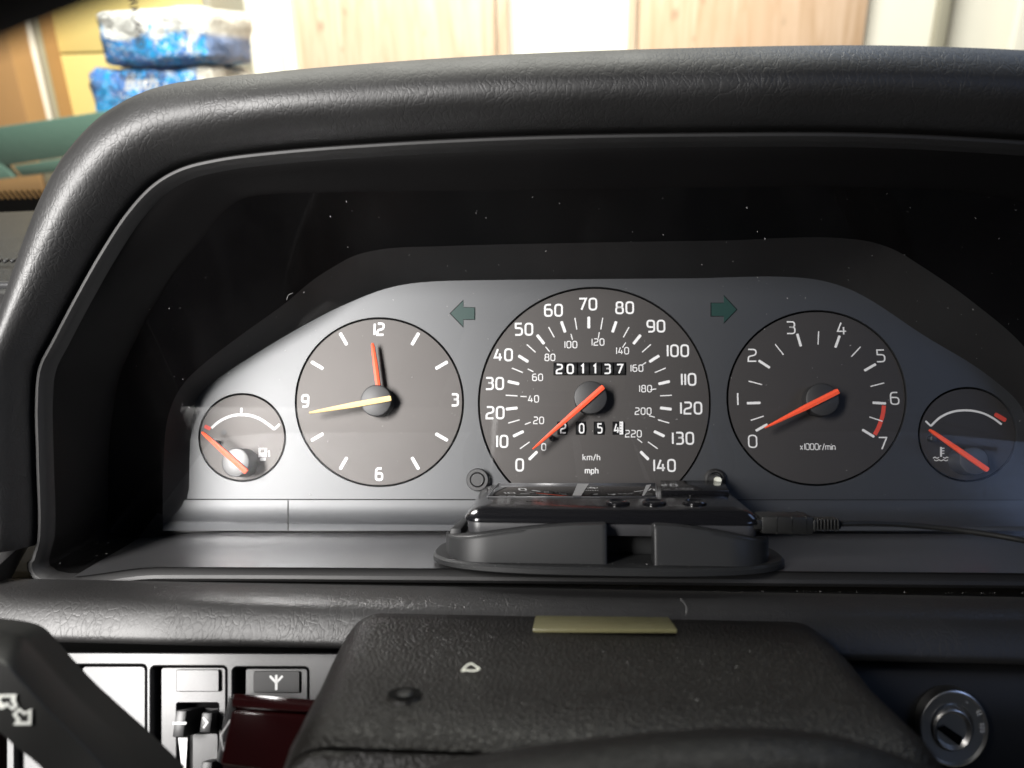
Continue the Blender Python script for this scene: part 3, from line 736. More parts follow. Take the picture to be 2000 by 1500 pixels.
def top_r(x):
    f = max(0, min(1, (xd - x) / (xd - xc))); return yl_ + (yh - yl_) * (math.sin(f * math.pi / 2) ** 1.15)
wall_block('front_wall', xa, xb, top_l, True, False); wall_block('front_wall', xc, xd, top_r, False, True)
# platform behind the wall that the device lies on
box('cradle_floor', (xa + .006, YL + .0028, .026), (xd - .006, -.0535, zw - .016), M['rubber'], mt, .001)
hexpart('cradle_side', [(xa + .001, YL + .0028, .028), (xa + .005, YL + .0028, .028), (xa + .006, YL + .0028, zw - .011), (xa + .001, YL + .0028, zw - .011), (xa + .002, -.052, .030), (xa + .005, -.052, .030), (xa + .006, -.0505, zw - .011), (xa + .002, -.0505, zw - .011)], M['rubber'], mt, .0008)

set_frame(Matrix.Translation((0, -.0419, .04)) @ Matrix.Rotation(R(2.1), 4, 'X') @ Matrix.Translation((0, .0419, -.04)))
dv = thing('dash_display', 'glossy black electronic display unit lying in the rubber cradle', 'display unit', pt(1190, 1045, z=.075))
dB = (pt(972, 943, z=.013), pt(1428, 947, z=.013)); dF = (pt(903, 1003, z=.063), pt(1477, 1009, z=.063))
yT = -.0419
x0b, x1b, x0f, x1f = dB[0].x, dB[1].x, dF[0].x, dF[1].x
def dev_loop(inset_, y, r=.006, k=7):
    P = []
    zb_, zf_ = .008 + inset_, .0650 - inset_
    xl_, xr_ = min(x0b, x0f) + .0005 + inset_, max(x1f, x1b) - inset_
    r = max(.002, r - inset_)
    for cx, cz, s in ((xr_-r, zf_-r, 0), (xl_+r, zf_-r, 90), (xl_+r, zb_+r, 180), (xr_-r, zb_+r, 270)):
        for j in range(k+1):
            a = R(s + 90*j/k); P.append(Vector((cx + r*math.cos(a), y, cz + r*math.sin(a))))
    return P
loft('top_shell', [dev_loop(.0006, yT - .0048), dev_loop(.0000, yT - .0046), dev_loop(.0000, yT - .0038), dev_loop(.0008, yT - .0028), dev_loop(.0026, yT - .0013), dev_loop(.0052, yT - .0004), dev_loop(.0085, yT)], M['device'], dv, cap=True, smooth=50)
loft('bottom_shell', [dev_loop(.004, yT - .0098), dev_loop(.0012, yT - .0090), dev_loop(.0008, yT - .0052), dev_loop(.0012, yT - .0047)], M['device_low'], dv, cap=True, smooth=50)
def top_rect(name, px0, py0, px1, py1, h, m, parent, inset_l=0):
    ys = yT
    A = pt(px0[0], py0, y=ys); B = pt(px1[0], py0, y=ys); Cc = pt(px1[1], py1, y=ys); D = pt(px0[1], py1, y=ys)
    return hexpart(name, [A - Vector((0, .0006, 0)), B - Vector((0, .0006, 0)), Cc - Vector((0, .0006, 0)), D - Vector((0, .0006, 0)), A + Vector((0, h, 0)), B + Vector((0, h, 0)), Cc + Vector((0, h, 0)), D + Vector((0, h, 0))], m, parent, .00015)
top_rect('screen', (974, 951), 944.5, (1280, 1281), 970, .0003, M['screen'], dv)
M['edge'] = mat('screen_edge', (.12, .12, .125), .3, .6)
for p, q in (((951, 970.5), (1281, 970.5)), ((974, 944), (951, 970.5)), ((1281, 944), (1282, 970.5)), ((974, 944), (1281, 944))):
    tube('screen_edge', [pt(*p, y=yT + .0003), pt(*q, y=yT + .0003)], .00014, M['edge'], dv, 6)
top_rect('raised_cover', (1290, 1292), 945, (1412, 1424), 965.5, .0014, M['device'], dv)
for px in (1207, 1278, 1357):
    c = pt(px, 983.5, y=yT)
    bm = bmesh.new(); rows_ = []
    for r_, h_ in ((.0042, 0.0001), (.0042, .0007), (.0036, .0011), (.0030, .0007), (.0026, .0004)):
        rows_.append([bm.verts.new((c.x + r_*math.cos(2*math.pi*i/36), yT + h_, c.z + r_*1.0*math.sin(2*math.pi*i/36))) for i in range(36)])
    for a_, b_ in zip(rows_, rows_[1:]):
        for i in range(36): bm.faces.new((a_[i], a_[(i+1)%36], b_[(i+1)%36], b_[i]))
    bm.faces.new(rows_[-1]); mkb('button', bm, M['device'], dv, 40)
for k in range(5):
    c = pt(1030 + k * 7, 979, y=yT); disc = [Vector((c.x + .0004*math.cos(a*math.pi/4), yT + .00008, c.z + .0006*math.sin(a*math.pi/4))) for a in range(8)]
    mk('speaker_hole', disc, [tuple(range(8))], M['black'], dv)
# film tab stuck on the screen
film = mat('film_scrap', (.22, .22, .22), .35, .5)
mk('film_scrap', [pt(1118, 968, y=yT + .0005), pt(1135, 968, y=yT + .0005), pt(1150, 944.5, y=yT + .0006), pt(1128, 944.5, y=yT + .0006)], [(0, 1, 2, 3)], film, dv)
mk('film_scrap', [pt(1254, 968, y=yT + .0005), pt(1258, 968, y=yT + .0005), pt(1272, 946, y=yT + .0006), pt(1262, 947, y=yT + .0006)], [(0, 1, 2, 3)], film, dv)

set_frame()
cb = thing('usb_cable', 'black charging cable with ribbed plug in the right end of the display unit', 'cable', pt(1550, 1040, z=.06))
zc = .062
def cabbox(name, x0, y0, x1, y1, dz, m=M['stalk'], bev=.0007):
    a = pt(x0, y1, zc); b = pt(x1, y0, zc); return box(name, (a.x, a.y, zc - dz), (b.x, b.y, zc + .001), m, cb, bev)
cabbox('plug_neck', 1468, 1014, 1489, 1034, .006)
cabbox('plug_body', 1486, 1009, 1588, 1042, .010)
for x in (1514, 1544, 1572): cabbox('grip_rib', x, 1008, x + 4.5, 1043.2, .0105, bev=.0002)
cabbox('strain_relief', 1586, 1014, 1594, 1038, .007)
for k in range(7):
    x = 1594 + k * 6.6; cabbox('relief_ring', x, 1013, x + 4, 1036, .0055, bev=.0004)
tube('relief_core', [pt(1590, 1024.5, z=zc-.002), pt(1640, 1024.5, z=zc-.002)], .0016, M['stalk'], cb)
path = [(1636, 1023, zc-.002), (1700, 1022, zc-.004), (1780, 1026, zc-.006), (1860, 1034, zc-.004), (1940, 1045, zc), (2010, 1058, zc+.004), (2120, 1085, zc+.004), (2300, 1130, zc)]
tube('cord', catmull([pt(a, b, z=c_) for a, b, c_ in path], 6, False), .00095, M['stalk'], cb, 10)

# ================================================================== COLUMN COVER
cv = thing('column_cover', 'black grained steering column cover with a screw hole on its left', 'column cover', pt(1100, 1350, z=.15))
def cover_section(z, xl_, xr_, yt, r, slopel, sloper):
    P = []
    yb = yt - .06
    P.append(Vector((xl_ - slopel * .06, yb, z)))
    n = 8
    for j in range(n + 1):
        a = R(180 - 90 * j / n); P.append(Vector((xl_ + r + r * math.cos(a) * 1.0, yt - r + r * math.sin(a), z)))
    for j in range(1, 16):
        f = j / 16; P.append(Vector((xl_ + r + (xr_ - xl_ - 2*r) * f, yt, z)))
    for j in range(n + 1):
        a = R(90 - 90 * j / n); P.append(Vector((xr_ - r + r * math.cos(a), yt - r + r * math.sin(a), z)))
    P.append(Vector((xr_ + sloper * .06, yb, z)))
    return P
def cp(px, py, z): return pt(px, py, z)
secs = []
keys = [(.098, 690, 1207, 1612, .010), (.1005, 676, 1203, 1622, .011), (.106, 664, 1214, 1640, .012), (.118, 645, 1248, 1680, .012), (.134, 618, 1302, 1728, .012), (.150, 590, 1358, 1790, .011), (.157, 575, 1390, 1830, .011), (.161, 562, 1412, 1850, .011), (.165, 552, 1440, 1868, .011), (.1675, 543, 1470, 1880, .011)]
sec_rows = []
for z, xl_px, yt_px, xr_px, r in keys:
    yt = pt(1000, yt_px, z).y; sec_rows.append(cover_section(z, pt(xl_px, yt_px, z).x, pt(xr_px, yt_px, z).x, yt, r, .30, .5))
first = [Vector((p.x, p.y - .004, p.z - .001)) for p in sec_rows[0]]
loft('upper_shell', [first] + sec_rows, M['cover'], cv, closed=False, smooth=60)
# lower shell below the seam
low = []
for z, xl_px, yt_px, xr_px, r in [(.1655, 541, 1474, 1880, .011), (.1683, 536, 1480, 1884, .011), (.1700, 530, 1505, 1895, .011), (.1700, 520, 1600, 1915, .011)]:
    yt = pt(1000, yt_px, z).y; low.append(cover_section(z, pt(xl_px, yt_px, z).x, pt(xr_px, yt_px, z).x, yt, r, .30, .5))
loft('lower_shell', low, M['cover'], cv, closed=False, smooth=60)
# screw hole: recessed dark cup and screw head
yt = pt(790, 1365, .150).y + .0003
c = pt(790, 1366, z=.1515)
def ring_xz(c, r, y, n=32): return [Vector((c.x + r*math.cos(2*math.pi*i/n), y, c.z + r*.95*math.sin(2*math.pi*i/n))) for i in range(n)]
ys = c.y + .0013
loft('screw_hole', [ring_xz(c, .0046, ys - .0012), ring_xz(c, .0042, ys - .0004), ring_xz(c, .0038, ys - .0001)], M['cover'], cv, cap=True)
mk('screw_hole_bore', ring_xz(c, .0039, ys + .0001), [tuple(range(32))], M['black'], cv)
c3 = c + Vector((.0003, 0, .0006))
loft('screw_head', [ring_xz(c3, .0020, ys + .0002), ring_xz(c3, .0020, ys + .0004), ring_xz(c3, .0014, ys + .0008)], M['metal'] if False else M['stalk'], cv, cap=True)

tp = thing('adhesive_strip', 'yellowed translucent adhesive strip stuck on the back of the column cover', 'adhesive strip', pt(1180, 1230, z=.106))
yb_ = cp(1180, 1235, .107).y
hexpart('strip', [pt(1042, 1236, z=.1135), pt(1322, 1237, z=.1135), pt(1308, 1212, z=.100), pt(1046, 1210, z=.100), pt(1039.5, 1228.5, z=.1135), pt(1323, 1229, z=.1135), pt(1306, 1205, z=.100), pt(1046, 1202, z=.100)], M['tape'], tp, .0003)

# ================================================================== STALK
stk = thing('indicator_stalk', 'black turn signal stalk with a white double arrow crossing the lower left corner', 'stalk', pt(60, 1400, z=.155))
z1, z2 = .150, .166
up_ = [(-90, 1222), (-30, 1228), (10, 1234), (40, 1244), (72, 1276), (110, 1320), (150, 1362), (205, 1412), (260, 1462), (330, 1530)]
rid = [(-110, 1262), (-60, 1270), (-10, 1284), (15, 1296), (45, 1330), (80, 1368), (110, 1400), (150, 1440), (196, 1488), (250, 1545)]
lo_ = [(-200, 1345), (-140, 1370), (-80, 1400), (-40, 1422), (-5, 1432), (30, 1462), (62, 1486), (90, 1512), (130, 1545), (180, 1590)]
A_ = catmull([pt(a, b, z=z1) for a, b in up_], 4, False); B_ = catmull([pt(a, b, z=z2) for a, b in rid], 4, False); C_ = catmull([pt(a, b, z=z2 - .001) for a, b in lo_], 4, False)
B1 = [a.lerp(b, .93) for a, b in zip(A_, B_)]; B2 = [b.lerp(c_, .05) for b, c_ in zip(B_, C_)]
C1 = [b.lerp(c_, .97) for b, c_ in zip(B_, C_)]
back1 = [p + Vector((0, 0, -.012)) for p in C_]; back0 = [p + Vector((0, 0, -.008)) for p in A_]
A0 = [p + Vector((0, 0, -.0015)) for p in A_]
loft('stalk_arm', [back0, A0, [a.lerp(b, .06) for a, b in zip(A_, B_)], B1, B2, C1, [p + Vector((0, 0, -.0012)) for p in C_], back1, back0], M['stalk'], stk, closed=False, smooth=40)
def stroke3(name, P, wpx, z, m, parent, closed=True):
    Q = [pt(a, b, z).to_2d() for a, b in P]; V, F = ribbon(Q, wpx * psz(*P[0], z), closed)
    return mk(name, [(v.x, v.y, z) for v in V], F, m, parent)
zk = z2 + .0004
M['printgrey'] = mat('worn_print', (.55, .56, .52), .6, .3)
def fillpx(name, P, z, m, parent):
    return flat_shape(name, [[pt(a, b, z).to_2d() for a, b in P]], z - .0001, z, m, parent)
fillpx('arrow_mark', [(-12, 1357), (31.7, 1356), (29.8, 1367.4), (34.5, 1378.6), (24.3, 1388), (14, 1378.6), (5.6, 1385), (-12, 1382)], zk, M['printgrey'], stk)
fillpx('arrow_mark', [(37.3, 1382), (47.6, 1391), (61.6, 1384), (60.6, 1416), (25, 1416), (32.6, 1406.6), (24.3, 1395.4)], zk, M['printgrey'], stk)
fillpx('arrow_centre', [(2, 1362), (22, 1362), (20, 1369), (26, 1377), (22, 1381), (14, 1371), (8, 1375), (2, 1370)], zk + .00008, M['stalk'], stk)
fillpx('arrow_centre', [(37.5, 1389), (46, 1397), (55, 1392.5), (54.3, 1409.5), (37.5, 1409.5), (40.8, 1405), (32, 1396)], zk + .00008, M['stalk'], stk)

# ================================================================== STEERING WHEEL (rim passes the upper-left corner, pad at the bottom)
swh = thing('steering_wheel', 'black steering wheel, its blurred rim in the upper left corner, its dark pad below', 'steering wheel', (-.016, -.122, .22))
wc = Vector((.040, -.1303, .200)); Rr = .195; bm = bmesh.new(); rows = []; n = 128
TW = Matrix.Rotation(R(30), 3, 'X')
for i in range(n):
    a = 2*math.pi*i/n; d_ = Vector((math.cos(a), math.sin(a), 0))
    rows.append([bm.verts.new(wc + TW @ (d_ * (Rr + .015*math.cos(b*math.pi/8)) + Vector((0, 0, .014*math.sin(b*math.pi/8))))) for b in range(16)])
for i in range(n):
    a_, b_ = rows[i], rows[(i+1) % n]
    for j in range(16): bm.faces.new((a_[j], a_[(j+1)%16], b_[(j+1)%16], b_[j]))
mkb('rim', bm, M['wheel'], swh, 180)
zw_ = .190
ppx = [(690, 1580), (800, 1532), (960, 1496), (1150, 1470), (1330, 1452), (1450, 1446), (1580, 1450), (1680, 1464), (1760, 1486), (1840, 1516), (1910, 1552), (1990, 1610)]
top_ = catmull([pt(a, b, z=zw_) for a, b in ppx], 4, False)
rowsW = []
for dy, dz in ((-.003, -.012), (-.0012, -.006), (0, 0), (-.0022, .0045), (-.006, .008), (-.014, .011), (-.03, .0135), (-.07, .015)):
    rowsW.append([p + Vector((0, dy, dz)) for p in top_])
loft('centre_pad', rowsW, M['pad_foam'], swh, closed=False, smooth=180)

# ================================================================== IGNITION LOCK
ig = thing('ignition_lock', 'round metal ignition lock with a key slot and position marks', 'ignition lock', pt(1855, 1420, z=.088))
zg = .0945; c = pt(1864, 1424, z=zg); k = psz(1864, 1424, z=zg) * 1.07
disc_stack('bezel_ring', (c.x, c.y, 0), [(74*k, .0905), (74*k, zg - .0012), (72.5*k, zg - .0002), (70*k, zg), (66*k, zg - .0008), (46*k, zg - .0012), (43*k, zg - .0030)], M['metal'], ig, 72, sx=.86)
cy = disc_stack('cylinder', (c.x - 1*k, c.y - 3*k, 0), [(41*k, .0905), (41*k, zg - .0012), (39*k, zg - .0002), (37*k, zg), (30*k, zg - .001)], M['metal'], ig, 56, sx=.88)
P_ = [(1829, 1423), (1845, 1417), (1880, 1440), (1874, 1457)]
mk('key_slot', [pt(a, b, zg - .0006) for a, b in P_], [(0, 1, 2, 3)], M['black'], cy)
for p, q in [((1914, 1416), (1927, 1414)), ((1914, 1422.5), (1928, 1421)), ((1914, 1429.5), (1927, 1428)), ((1907, 1392), (1919, 1386)), ((1909, 1397.5), (1921, 1391.5)), ((1888, 1371), (1890, 1373))]:
    tick('position_mark', p, q, 2.6, zg - .00055, M['print'], ig)

# ================================================================== DUST
random.seed(11)
def specks(name, label, region, zf, count, smin, smax, parent=None):
    V = []; F = []
    for _ in range(count):
        px, py = region(); p = zf(px, py)
        if p is None: continue
        s = random.uniform(smin, smax) * (1 if random.random() < .85 else 1.8); a = random.random() * math.pi; l = random.uniform(1, 2.6) if random.random() < .3 else random.uniform(1, 1.4)
        u, v_ = p[1], p[2]; d_ = u * math.cos(a) + v_ * math.sin(a); e = u * -math.sin(a) + v_ * math.cos(a)
        o = len(V); V += [p[0] - d_*s*l, p[0] + e*s*.5, p[0] + d_*s*l, p[0] - e*s*.5, p[0] + d_.cross(e)*s*.6]
        F += [(o, o+1, o+4), (o+1, o+2, o+4), (o+2, o+3, o+4), (o+3, o, o+4)]
    ob = mk(name, V, F, M['dust'], parent); ob['kind'] = 'stuff'
    if parent is None: tag(ob, label, 'dust')
    return ob
UX, UY, UZ = Vector((1, 0, 0)), Vector((0, 1, 0)), Vector((0, 0, 1))
def lz(px, py):
    return (TCI @ (ptl(px, py) + Vector((0, 0, .0012))), UX, UY)
def lens_reg():
    while 1:
        px, py = random.uniform(230, 2000), random.uniform(380, 1030)
        if px < 470 and py < 380 + (470 - px) * 1.2: continue
        return px, py
specks('lint_specks', '', lens_reg, lz, 260, .00007, .00020, cl)
def ledge_reg(): return random.uniform(100, 840) if random.random() < .7 else random.uniform(1540, 2000), random.uniform(1045, 1105)
def lg(px, py):
    p = pt(px, py, y=-.0628); return (p, UX, -UZ)
specks('ledge_dust', '', ledge_reg, lambda x, y: lg(x, y) , 150, .00006, .00018, bez)
def side_reg(): return random.uniform(95, 240), random.uniform(620, 1040)
specks('ledge_dust', '', lambda: (random.uniform(880, 1500), random.uniform(1100, 1112)), lambda px, py: (pt(px, py, y=YL + .0031) + Vector((0, .0002, 0)), UX, -UZ), 90, .00005, .00013, mt)
set_frame(Matrix.Translation((0, -.0419, .04)) @ Matrix.Rotation(R(2.1), 4, 'X') @ Matrix.Translation((0, .0419, -.04)))
specks('device_dust', '', lambda: (random.uniform(960, 1420), random.uniform(948, 990)), lambda px, py: (pt(px, py, y=yT) + Vector((0, .0004, 0)), UX, -UZ), 90, .00004, .00011, dv)
set_frame()
specks('seam_dust', '', lambda: (random.uniform(60, 2000), 1148 + random.gauss(0, 1)), lambda px, py: (pt(px, py + px*.005, z=.0695), UX, UY), 120, .00005, .00016, dash)
def cov_reg(): return random.uniform(700, 1600), random.uniform(1225, 1380)
def cov(px, py):
    z = .110 + (py - 1225) / 155 * .043; return (pt(px, py, z=z) + Vector((0, .0006, .0006)), UX, -UZ)
specks('cover_dust', '', cov_reg, cov, 60, .00005, .00016, cv)
# pale scrap of plastic on the column cover and loose hairs
zc_ = .139
scr = curve_px('plastic_scrap', [(901, 1312), (908, 1303), (920, 1296), (930, 1302), (936, 1306), (925, 1310), (908, 1309), (901, 1311)], 3.4, zc_, M['pin'], None, 4)
scr.location = scr.matrix_world.to_translation(); tag(scr, 'tiny pale loop of plastic lying on the column cover', 'scrap')
def hair(pts, z, r=.00007):
    o = tube('hair', catmull([pt(a, b, z) for a, b in pts], 5, False), r, M['dust'], None, 5); return o
h1 = hair([(1329, 1170), (1338, 1180), (1341, 1190), (1339, 1201)], .0985); tag(h1, 'short pale hair on the lower pad above the column cover', 'hair')
h2 = hair([(560, 586), (563, 577), (572, 572)], .034); tag(h2, 'curled white hair on the lens above the clock', 'hair')

# ================================================================== WINDSCREEN AND GARAGE (world frame)
def wthing(name, label, cat, base, group=None): return thing(name, label, cat, base, frame=False, group=group)
def wbox(name, lo, hi, m, parent, bev=.002, seg=2): return box(name, lo, hi, m, parent, bev, seg)
WALL = 3.05
def px_x(px, py, Y): return wpt(px, py, Y).x
# windscreen glass with frit band
wsg = bpy.data.materials.new('windscreen_glass'); wsg.use_nodes = True; t = wsg.node_tree
for n_ in list(t.nodes): t.nodes.remove(n_)
out = t.nodes.new('ShaderNodeOutputMaterial'); tr = t.nodes.new('ShaderNodeBsdfTransparent'); gl = t.nodes.new('ShaderNodeBsdfGlossy'); mx = t.nodes.new('ShaderNodeMixShader'); fr = t.nodes.new('ShaderNodeFresnel')
tr.inputs[0].default_value = (.95, .98, .96, 1); gl.inputs['Roughness'].default_value = .02; fr.inputs[0].default_value = 1.3
t.links.new(fr.outputs[0], mx.inputs[0]); t.links.new(tr.outputs[0], mx.inputs[1]); t.links.new(gl.outputs[0], mx.inputs[2]); t.links.new(mx.outputs[0], out.inputs[0])
ws = wthing('windscreen', 'clear car windscreen with a black dotted border at its lower left edge', 'windscreen', (0, .95, .96))
yb0 = wpt(0, 405, .86)
def wsp(u, v): # u = x metres, v = 0 at base .. 1 at the top
    return Vector((u, .86 + .03 * (1 - (u / .7) ** 2) - v * .62, yb0.z + v * .46))
def wsgrid(name, v0, v1, off_, m):
    V = []; F = []; n = 24
    for i in range(n + 1):
        u = -.72 + 1.44 * i / n
        for v in (v0, (v0 + v1) / 2, v1): V.append(wsp(u, v) + Vector((0, -off_, -off_ * .5)))
    for i in range(n):
        for j in range(2): a = i*3 + j; F.append((a, a+3, a+4, a+1))
    return mk(name, V, F, m, ws, 180)
wsgrid('glass', -.02, 1.0, 0, wsg)
wsgrid('frit_band', -.12, .022, .001, M['black'])
V = []; F = []
for i in range(160):                                 # slanted dashes at the edge of the border
    u = -.62 + i * .0062
    for q in ((u, .018), (u + .0038, .018), (u + .0078, .046), (u + .0052, .046)): V.append(wsp(q[0], q[1]) + Vector((0, -.0012, -.0008)))
    F.append((4*i, 4*i+1, 4*i+2, 4*i+3))
fb = mk('frit_dashes', V, F, M['black'], ws); fb['kind'] = 'stuff'

def wood(name, a, b, scale=1):
    m = mat(name, a, .55, .3); t = NT(m); v = t.mapping((7 * scale, 7 * scale, .55 * scale))
    wv = t.noise(v, 3.0, 5, .6, 1.2); knots = t.noise(t.mapping((3, 3, 1.6)), 5, 2)
    f = t.ramp(wv, [(.35, 0.0), (.65, 1.0)]); k_ = t.ramp(knots, [(.66, 0.0), (.74, 1.0)])
    c_ = t.cmix(f, a, b); c2_ = t.cmix(t.math('MULTIPLY', k_, .55), c_, tuple(x * .45 for x in b))
    t.l.new(c2_, t.b.inputs['Base Color']); return m
M['wood'] = wood('door_wood', (.70, .51, .37), (.54, .36, .23))
M['wood2'] = wood('door_wood_light', (.70, .56, .43), (.54, .39, .27))
M['white'] = mat('white_wall_paint', (.86, .83, .74), .7, .3)
M['yellow'] = mat('mustard_card', (.82, .68, .27), .65, .3)
M['tan'] = grain('tan_card', (.42, .24, .10), .75, .2, .0008, 30)
M['steel'] = mat('shelf_steel', (.35, .33, .26), .45, .5)
M['concrete'] = grain('garage_concrete', (.28, .27, .25), .85, .2, .001, 25)
# structure: garage floor and wall
def struct(o): o['kind'] = 'structure'; return o
def wplain(name, lo, hi, m):
    o = box(name, lo, hi, m, None, 0); o.matrix_world = Matrix(); return struct(o)
wplain('floor', (-4, -2, -.1), (5, WALL + .1, 0), M['concrete'])
wplain('wall', (-4, WALL, 0), (5, WALL + .1, 2.6), M['white'])
YB = WALL - .03
def span(px0, px1, Y, py=40): return px_x(px0, py, Y), px_x(px1, py, Y)
def wdoor(name, label, px0, px1, m, npanels):
    x0, x1 = span(px0, px1, YB); t_ = wthing(name, label, 'cupboard door', ((x0 + x1) / 2, YB, 0))
    w_ = (x1 - x0) / npanels
    for i in range(npanels): wbox('board', (x0 + i*w_ + .0015, YB - .02, .25), (x0 + (i+1)*w_ - .0015, YB + .02, 2.1), m, t_, .0015)
    return t_
wdoor('wooden_door', 'pale knotty wooden door between the white post and paper packs', 574, 968, M['wood2'], 1)
wdoor('wooden_door', 'tan wooden door right of the bright white gap', 1246, 1688, M['wood'], 1)
def post(label, px0, px1, Yf, m, nm='door_post', py=40, lean=0):
    x0, x1 = span(px0, px1, Yf, py); t_ = box(nm, (x0, Yf - .01, .1), (x1, Yf + .03, 2.2), m, None, .003); t_.matrix_world = Matrix(); tag(t_, label, 'post'); return t_
post('narrow cream door post at the right edge of the pale wooden door', 972, 992, YB - .03, M['wood2'])
post('thin wooden post at the left edge of the tan wooden door', 1228, 1242, YB - .03, M['wood2'])
post('white painted post left of the pale wooden door', 548, 571, YB - .03, M['white'])
post('slim grey post in front of the white wall at the right', 1829, 1851, YB - .03, M['steel'])
post('cream post at the far right end of the white wall', 1986, 2060, YB - .03, M['white'])
# yellow cupboard at the left, on a white leaning trim board
Yy = 2.75
x0, x1 = span(70, 404, Yy, 60)
yc = wthing('yellow_cupboard', 'mustard yellow cupboard behind the paper packs', 'cupboard', ((x0+x1)/2, Yy, 0))
zmid = wpt(150, 104, Yy).z
wbox('door', (x0, Yy, .3), (x1, Yy + .28, zmid - .003), M['yellow'], yc, .003)
wbox('door', (x0, Yy, zmid + .003), (x1, Yy + .28, 1.9), M['yellow'], yc, .003)
xs = span(380, 408, Yy)[0]
wbox('side_strip', (x1 + .001, Yy - .01, .3), (x1 + .03, Yy + .28, 1.9), M['steel'], yc, .002)
p0, p1 = wpt(38, 60, 2.6), wpt(78, 232, 2.6); q0, q1 = wpt(62, 60, 2.6), wpt(64, 60, 2.6)
lb = wthing('leaning_board', 'narrow white board leaning beside the mustard cupboard', 'board', (p1.x, 2.6, p1.z - .8))
d_ = (p1 - p0); P0 = p0 - d_ * .6; P1 = p1 + d_ * 3.0; wv_ = Vector((.040, 0, 0))
hexpart('plank', [P1, P1 + wv_, P1 + wv_ + Vector((0, .02, 0)), P1 + Vector((0, .02, 0)), P0, P0 + wv_, P0 + wv_ + Vector((0, .02, 0)), P0 + Vector((0, .02, 0))], M['white'], lb, .002)
hexpart('edge_strip', [P1 + wv_ * 1.05, P1 + wv_ * 1.45, P1 + wv_ * 1.45 + Vector((0, .02, 0)), P1 + wv_*1.05 + Vector((0, .02, 0)), P0 + wv_*1.05, P0 + wv_*1.45, P0 + wv_*1.45 + Vector((0, .02, 0)), P0 + wv_*1.05 + Vector((0, .02, 0))], M['steel'], lb, .002)
# cardboard boxes
x0 = wpt(-300, 150, 2.5).x; x1 = wpt(50, 220, 2.5).x; zt_ = wpt(0, 60, 2.5).z
bx = wthing('cardboard_box', 'tall tan cardboard box at the left edge behind the green boards', 'box', ((x0+x1)/2, 2.5, .4))
wbox('box_body', (x0, 2.5, .4), (x1, 2.85, zt_ + .3), M['tan'], bx, .004)
Yg = 1.9
x0 = wpt(-300, 360, 1.98).x; x1 = wpt(82, 360, 1.98).x; zz0 = wpt(0, 300, 1.98).z
b2 = wthing('cardboard_box', 'low tan cardboard box under the green boards', 'box', ((x0+x1)/2, 2.1, .4))
wbox('box_body', (x0, 1.98, .3), (x1, 2.3, zz0), M['tan'], b2, .004)
x2 = wpt(88, 360, 1.98).x; x3 = wpt(260, 360, 1.98).x
b3 = wthing('cardboard_box', 'grey-brown carton beside the low tan box, partly behind the hood', 'box', ((x2+x3)/2, 2.1, .4))
M['tan2'] = grain('grey_card', (.30, .26, .18), .8, .2, .0008, 30)
wbox('box_body', (x2, 1.98, .3), (x3, 2.3, zz0 - .01), M['tan2'], b3, .004)
M['gboard'] = grain('green_board', (.12, .22, .175), .5, .5, .0006, 60)
def gboard(label, P, Y=Yg):
    pts4 = [wpt(a, b, Y) for a, b in P]
    o = thing('green_board', label, 'board', pts4[0], frame=False, group=None)
    hexpart('board', [p + Vector((0, .025, 0)) for p in pts4] + pts4, M['gboard'], o, .002)
gboard('wide dark green board crossing in front of the mustard cupboard', [(-160, 272), (230, 213), (230, 298), (-160, 346)][0:2] + [(230, 290), (12, 324), ][0:2])
gboard('narrow green board below the wide one', [(24, 324), (230, 294), (230, 322), (42, 345)])
gboard('short dark green board end at the left edge of the windscreen', [(-200, 330), (-6, 308), (27, 347), (-200, 372)])

# paper packs
def packmat(name, kind):
    m = mat(name, (.8, .85, .9), .25, .6); t = NT(m); v = t.mapping()
    sep = t.new('ShaderNodeSeparateXYZ'); t.l.new(v, sep.inputs[0]); X, Z = sep.outputs[0], sep.outputs[2]
    n1 = t.noise(v, 16, 4, .65, .8); wob = t.math('MULTIPLY', t.math('SUBTRACT', n1, .5), .20)
    xw = t.math('ADD', X, t.math('MULTIPLY', wob, .35))
    if kind == 0:                                    # white print field, blue corner and ragged blue foot, clear end on the right
        foot = t.ramp(t.math('ADD', Z, wob), [(.058, 1.0), (.066, 0.0)])
        left = t.ramp(t.math('ADD', t.math('MULTIPLY', xw, -1.0), t.math('MULTIPLY', Z, -.25)), [(.108, 0.0), (.114, 1.0)])
        f = t.math('MAXIMUM', foot, left)
    else:
        f = t.ramp(t.math('ADD', Z, wob), [(.20, 1.0), (.23, .0)])
    br = t.ramp(t.noise(v, 20, 3, .6, 1.5), [(.42, 0.0), (.55, 1.0)])
    blues = t.cmix(br, (.02, .42, .95), (.07, .22, .62))
    fold = t.noise(t.mapping((1, 1, 1), (0, .8, 0)), 38, 4, .7, 2.0)
    fold_glints = t.ramp(fold, [(.56, 0.0), (.62, 1.0)])  # painted white streaks stand in for glints on the film folds
    blues = t.cmix(t.math('MULTIPLY', fold_glints, .85), blues, (.85, .88, .9))
    col = t.cmix(f, (.90, .90, .88), blues)
    end = t.ramp(X, [(.134, 0.0), (.140, 1.0)])      # see-through end showing the paper and the far print
    endc = t.cmix(t.ramp(t.math('ADD', t.math('MULTIPLY', Z, 1.2), t.math('MULTIPLY', X, .3)), [(.12, 1.0), (.14, 0.0)]), (.80, .76, .68), (.16, .25, .48))
    col = t.cmix(end, col, endc)
    t.l.new(col, t.b.inputs['Base Color'])
    t.bump(t.noise(v, 34, 4, .65, 1.8), .02)
    return m
M['film0'] = packmat('printed_film_white', 0); M['film1'] = packmat('printed_film_blue', 1)
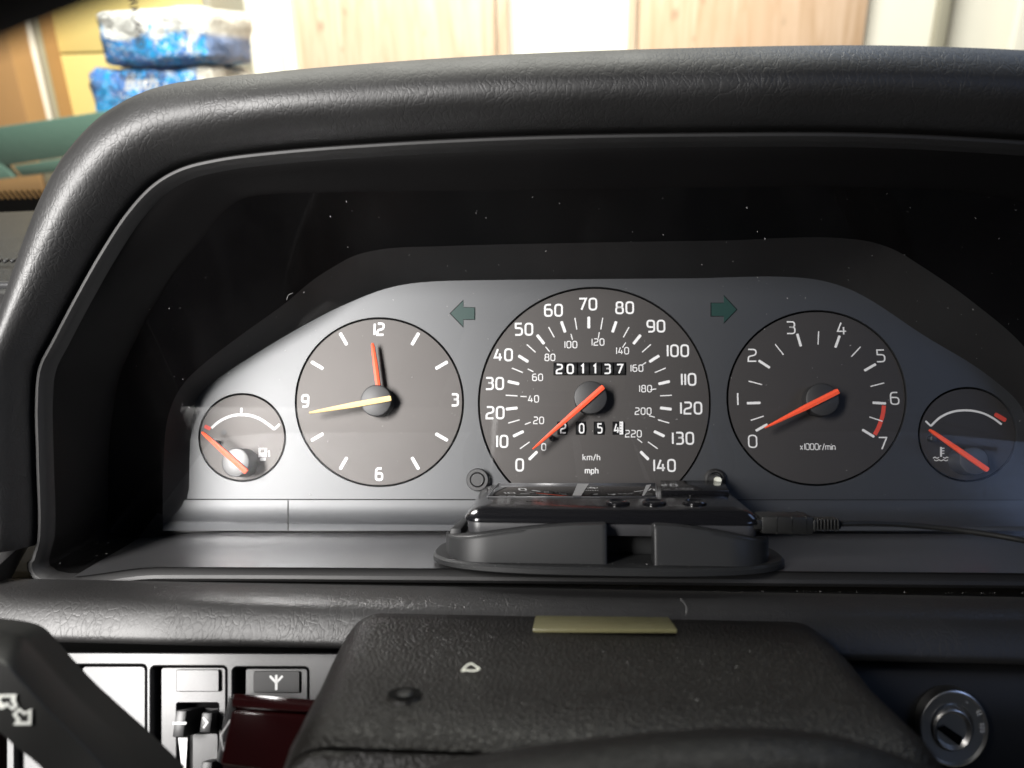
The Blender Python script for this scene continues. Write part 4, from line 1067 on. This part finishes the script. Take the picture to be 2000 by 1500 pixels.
def pack(label, px0, py0, px1, py1, Y, depth, m):
    a = wpt(px0, py1, Y); b = wpt(px1, py0, Y); base = Vector(((a.x + b.x) / 2, Y, a.z))
    o = wthing('paper_pack', label, 'paper pack', base)
    bm = bmesh.new(); bmesh.ops.create_cube(bm, size=1)
    for v in bm.verts: v.co = Vector((v.co.x * (b.x - a.x), v.co.y * depth, v.co.z * (b.z - a.z)))
    bmesh.ops.bevel(bm, geom=list(bm.edges), offset=.024, segments=4, profile=.5, affect='EDGES')
    bmesh.ops.subdivide_edges(bm, edges=[e for e in bm.edges if e.calc_length() > .03], cuts=7, use_grid_fill=True)
    from mathutils import noise
    for v in bm.verts:
        n_ = noise.noise(v.co * 14) * .016 + abs(noise.noise(v.co * 34)) * .018 - .006
        v.co += v.co.normalized() * n_
        v.co += Vector((base.x, Y + depth / 2, (a.z + b.z) / 2))
    mkb('film_wrap', bm, m, o, 180)
    return o, a, b
o1, a1, b1 = pack('blue and white wrapped paper pack on top of the other pack', 196, 10, 405, 131, 2.15, .3, M['film0'])
o2, a2, b2_ = pack('lower blue wrapped paper pack with a small brand name', 192, 127, 408, 290, 2.16, .3, M['film1'])
def label_text(s, px, py, Y, size, parent, m, rot=0, shear=0):
    cu = bpy.data.curves.new('t', 'FONT'); cu.body = s; cu.size = size; cu.align_x = 'CENTER'; cu.align_y = 'CENTER'; cu.shear = shear; cu.offset = size * .02
    ob = bpy.data.objects.new('t', cu); COL.objects.link(ob); dg = bpy.context.evaluated_depsgraph_get()
    me = bpy.data.meshes.new_from_object(ob.evaluated_get(dg)); bpy.data.objects.remove(ob)
    p = wpt(px, py, Y); me.transform(Matrix.Translation(p - BASE[parent.name]) @ Matrix.Rotation(R(90), 4, 'X') @ Matrix.Rotation(R(rot), 4, 'Z'))
    return link_mesh('brand_lettering', me, m, parent)
M['ink'] = mat('dark_ink', (.06, .05, .05), .6, .2)
label_text('KIRKLAND', 265, 34, 2.11, .030, o1, M['ink'], -90)
label_text('KIRKLAND', 279, 148.5, 2.12, .026, o2, M['ink'])
label_text('Bath', 272, 163, 2.12, .05, o2, M['print'], 0, .4)

for o in list(sc.objects):
    if o.type == 'MESH' and o.parent is None and 'label' not in o and 'kind' not in o: print('UNTAGGED', o.name)
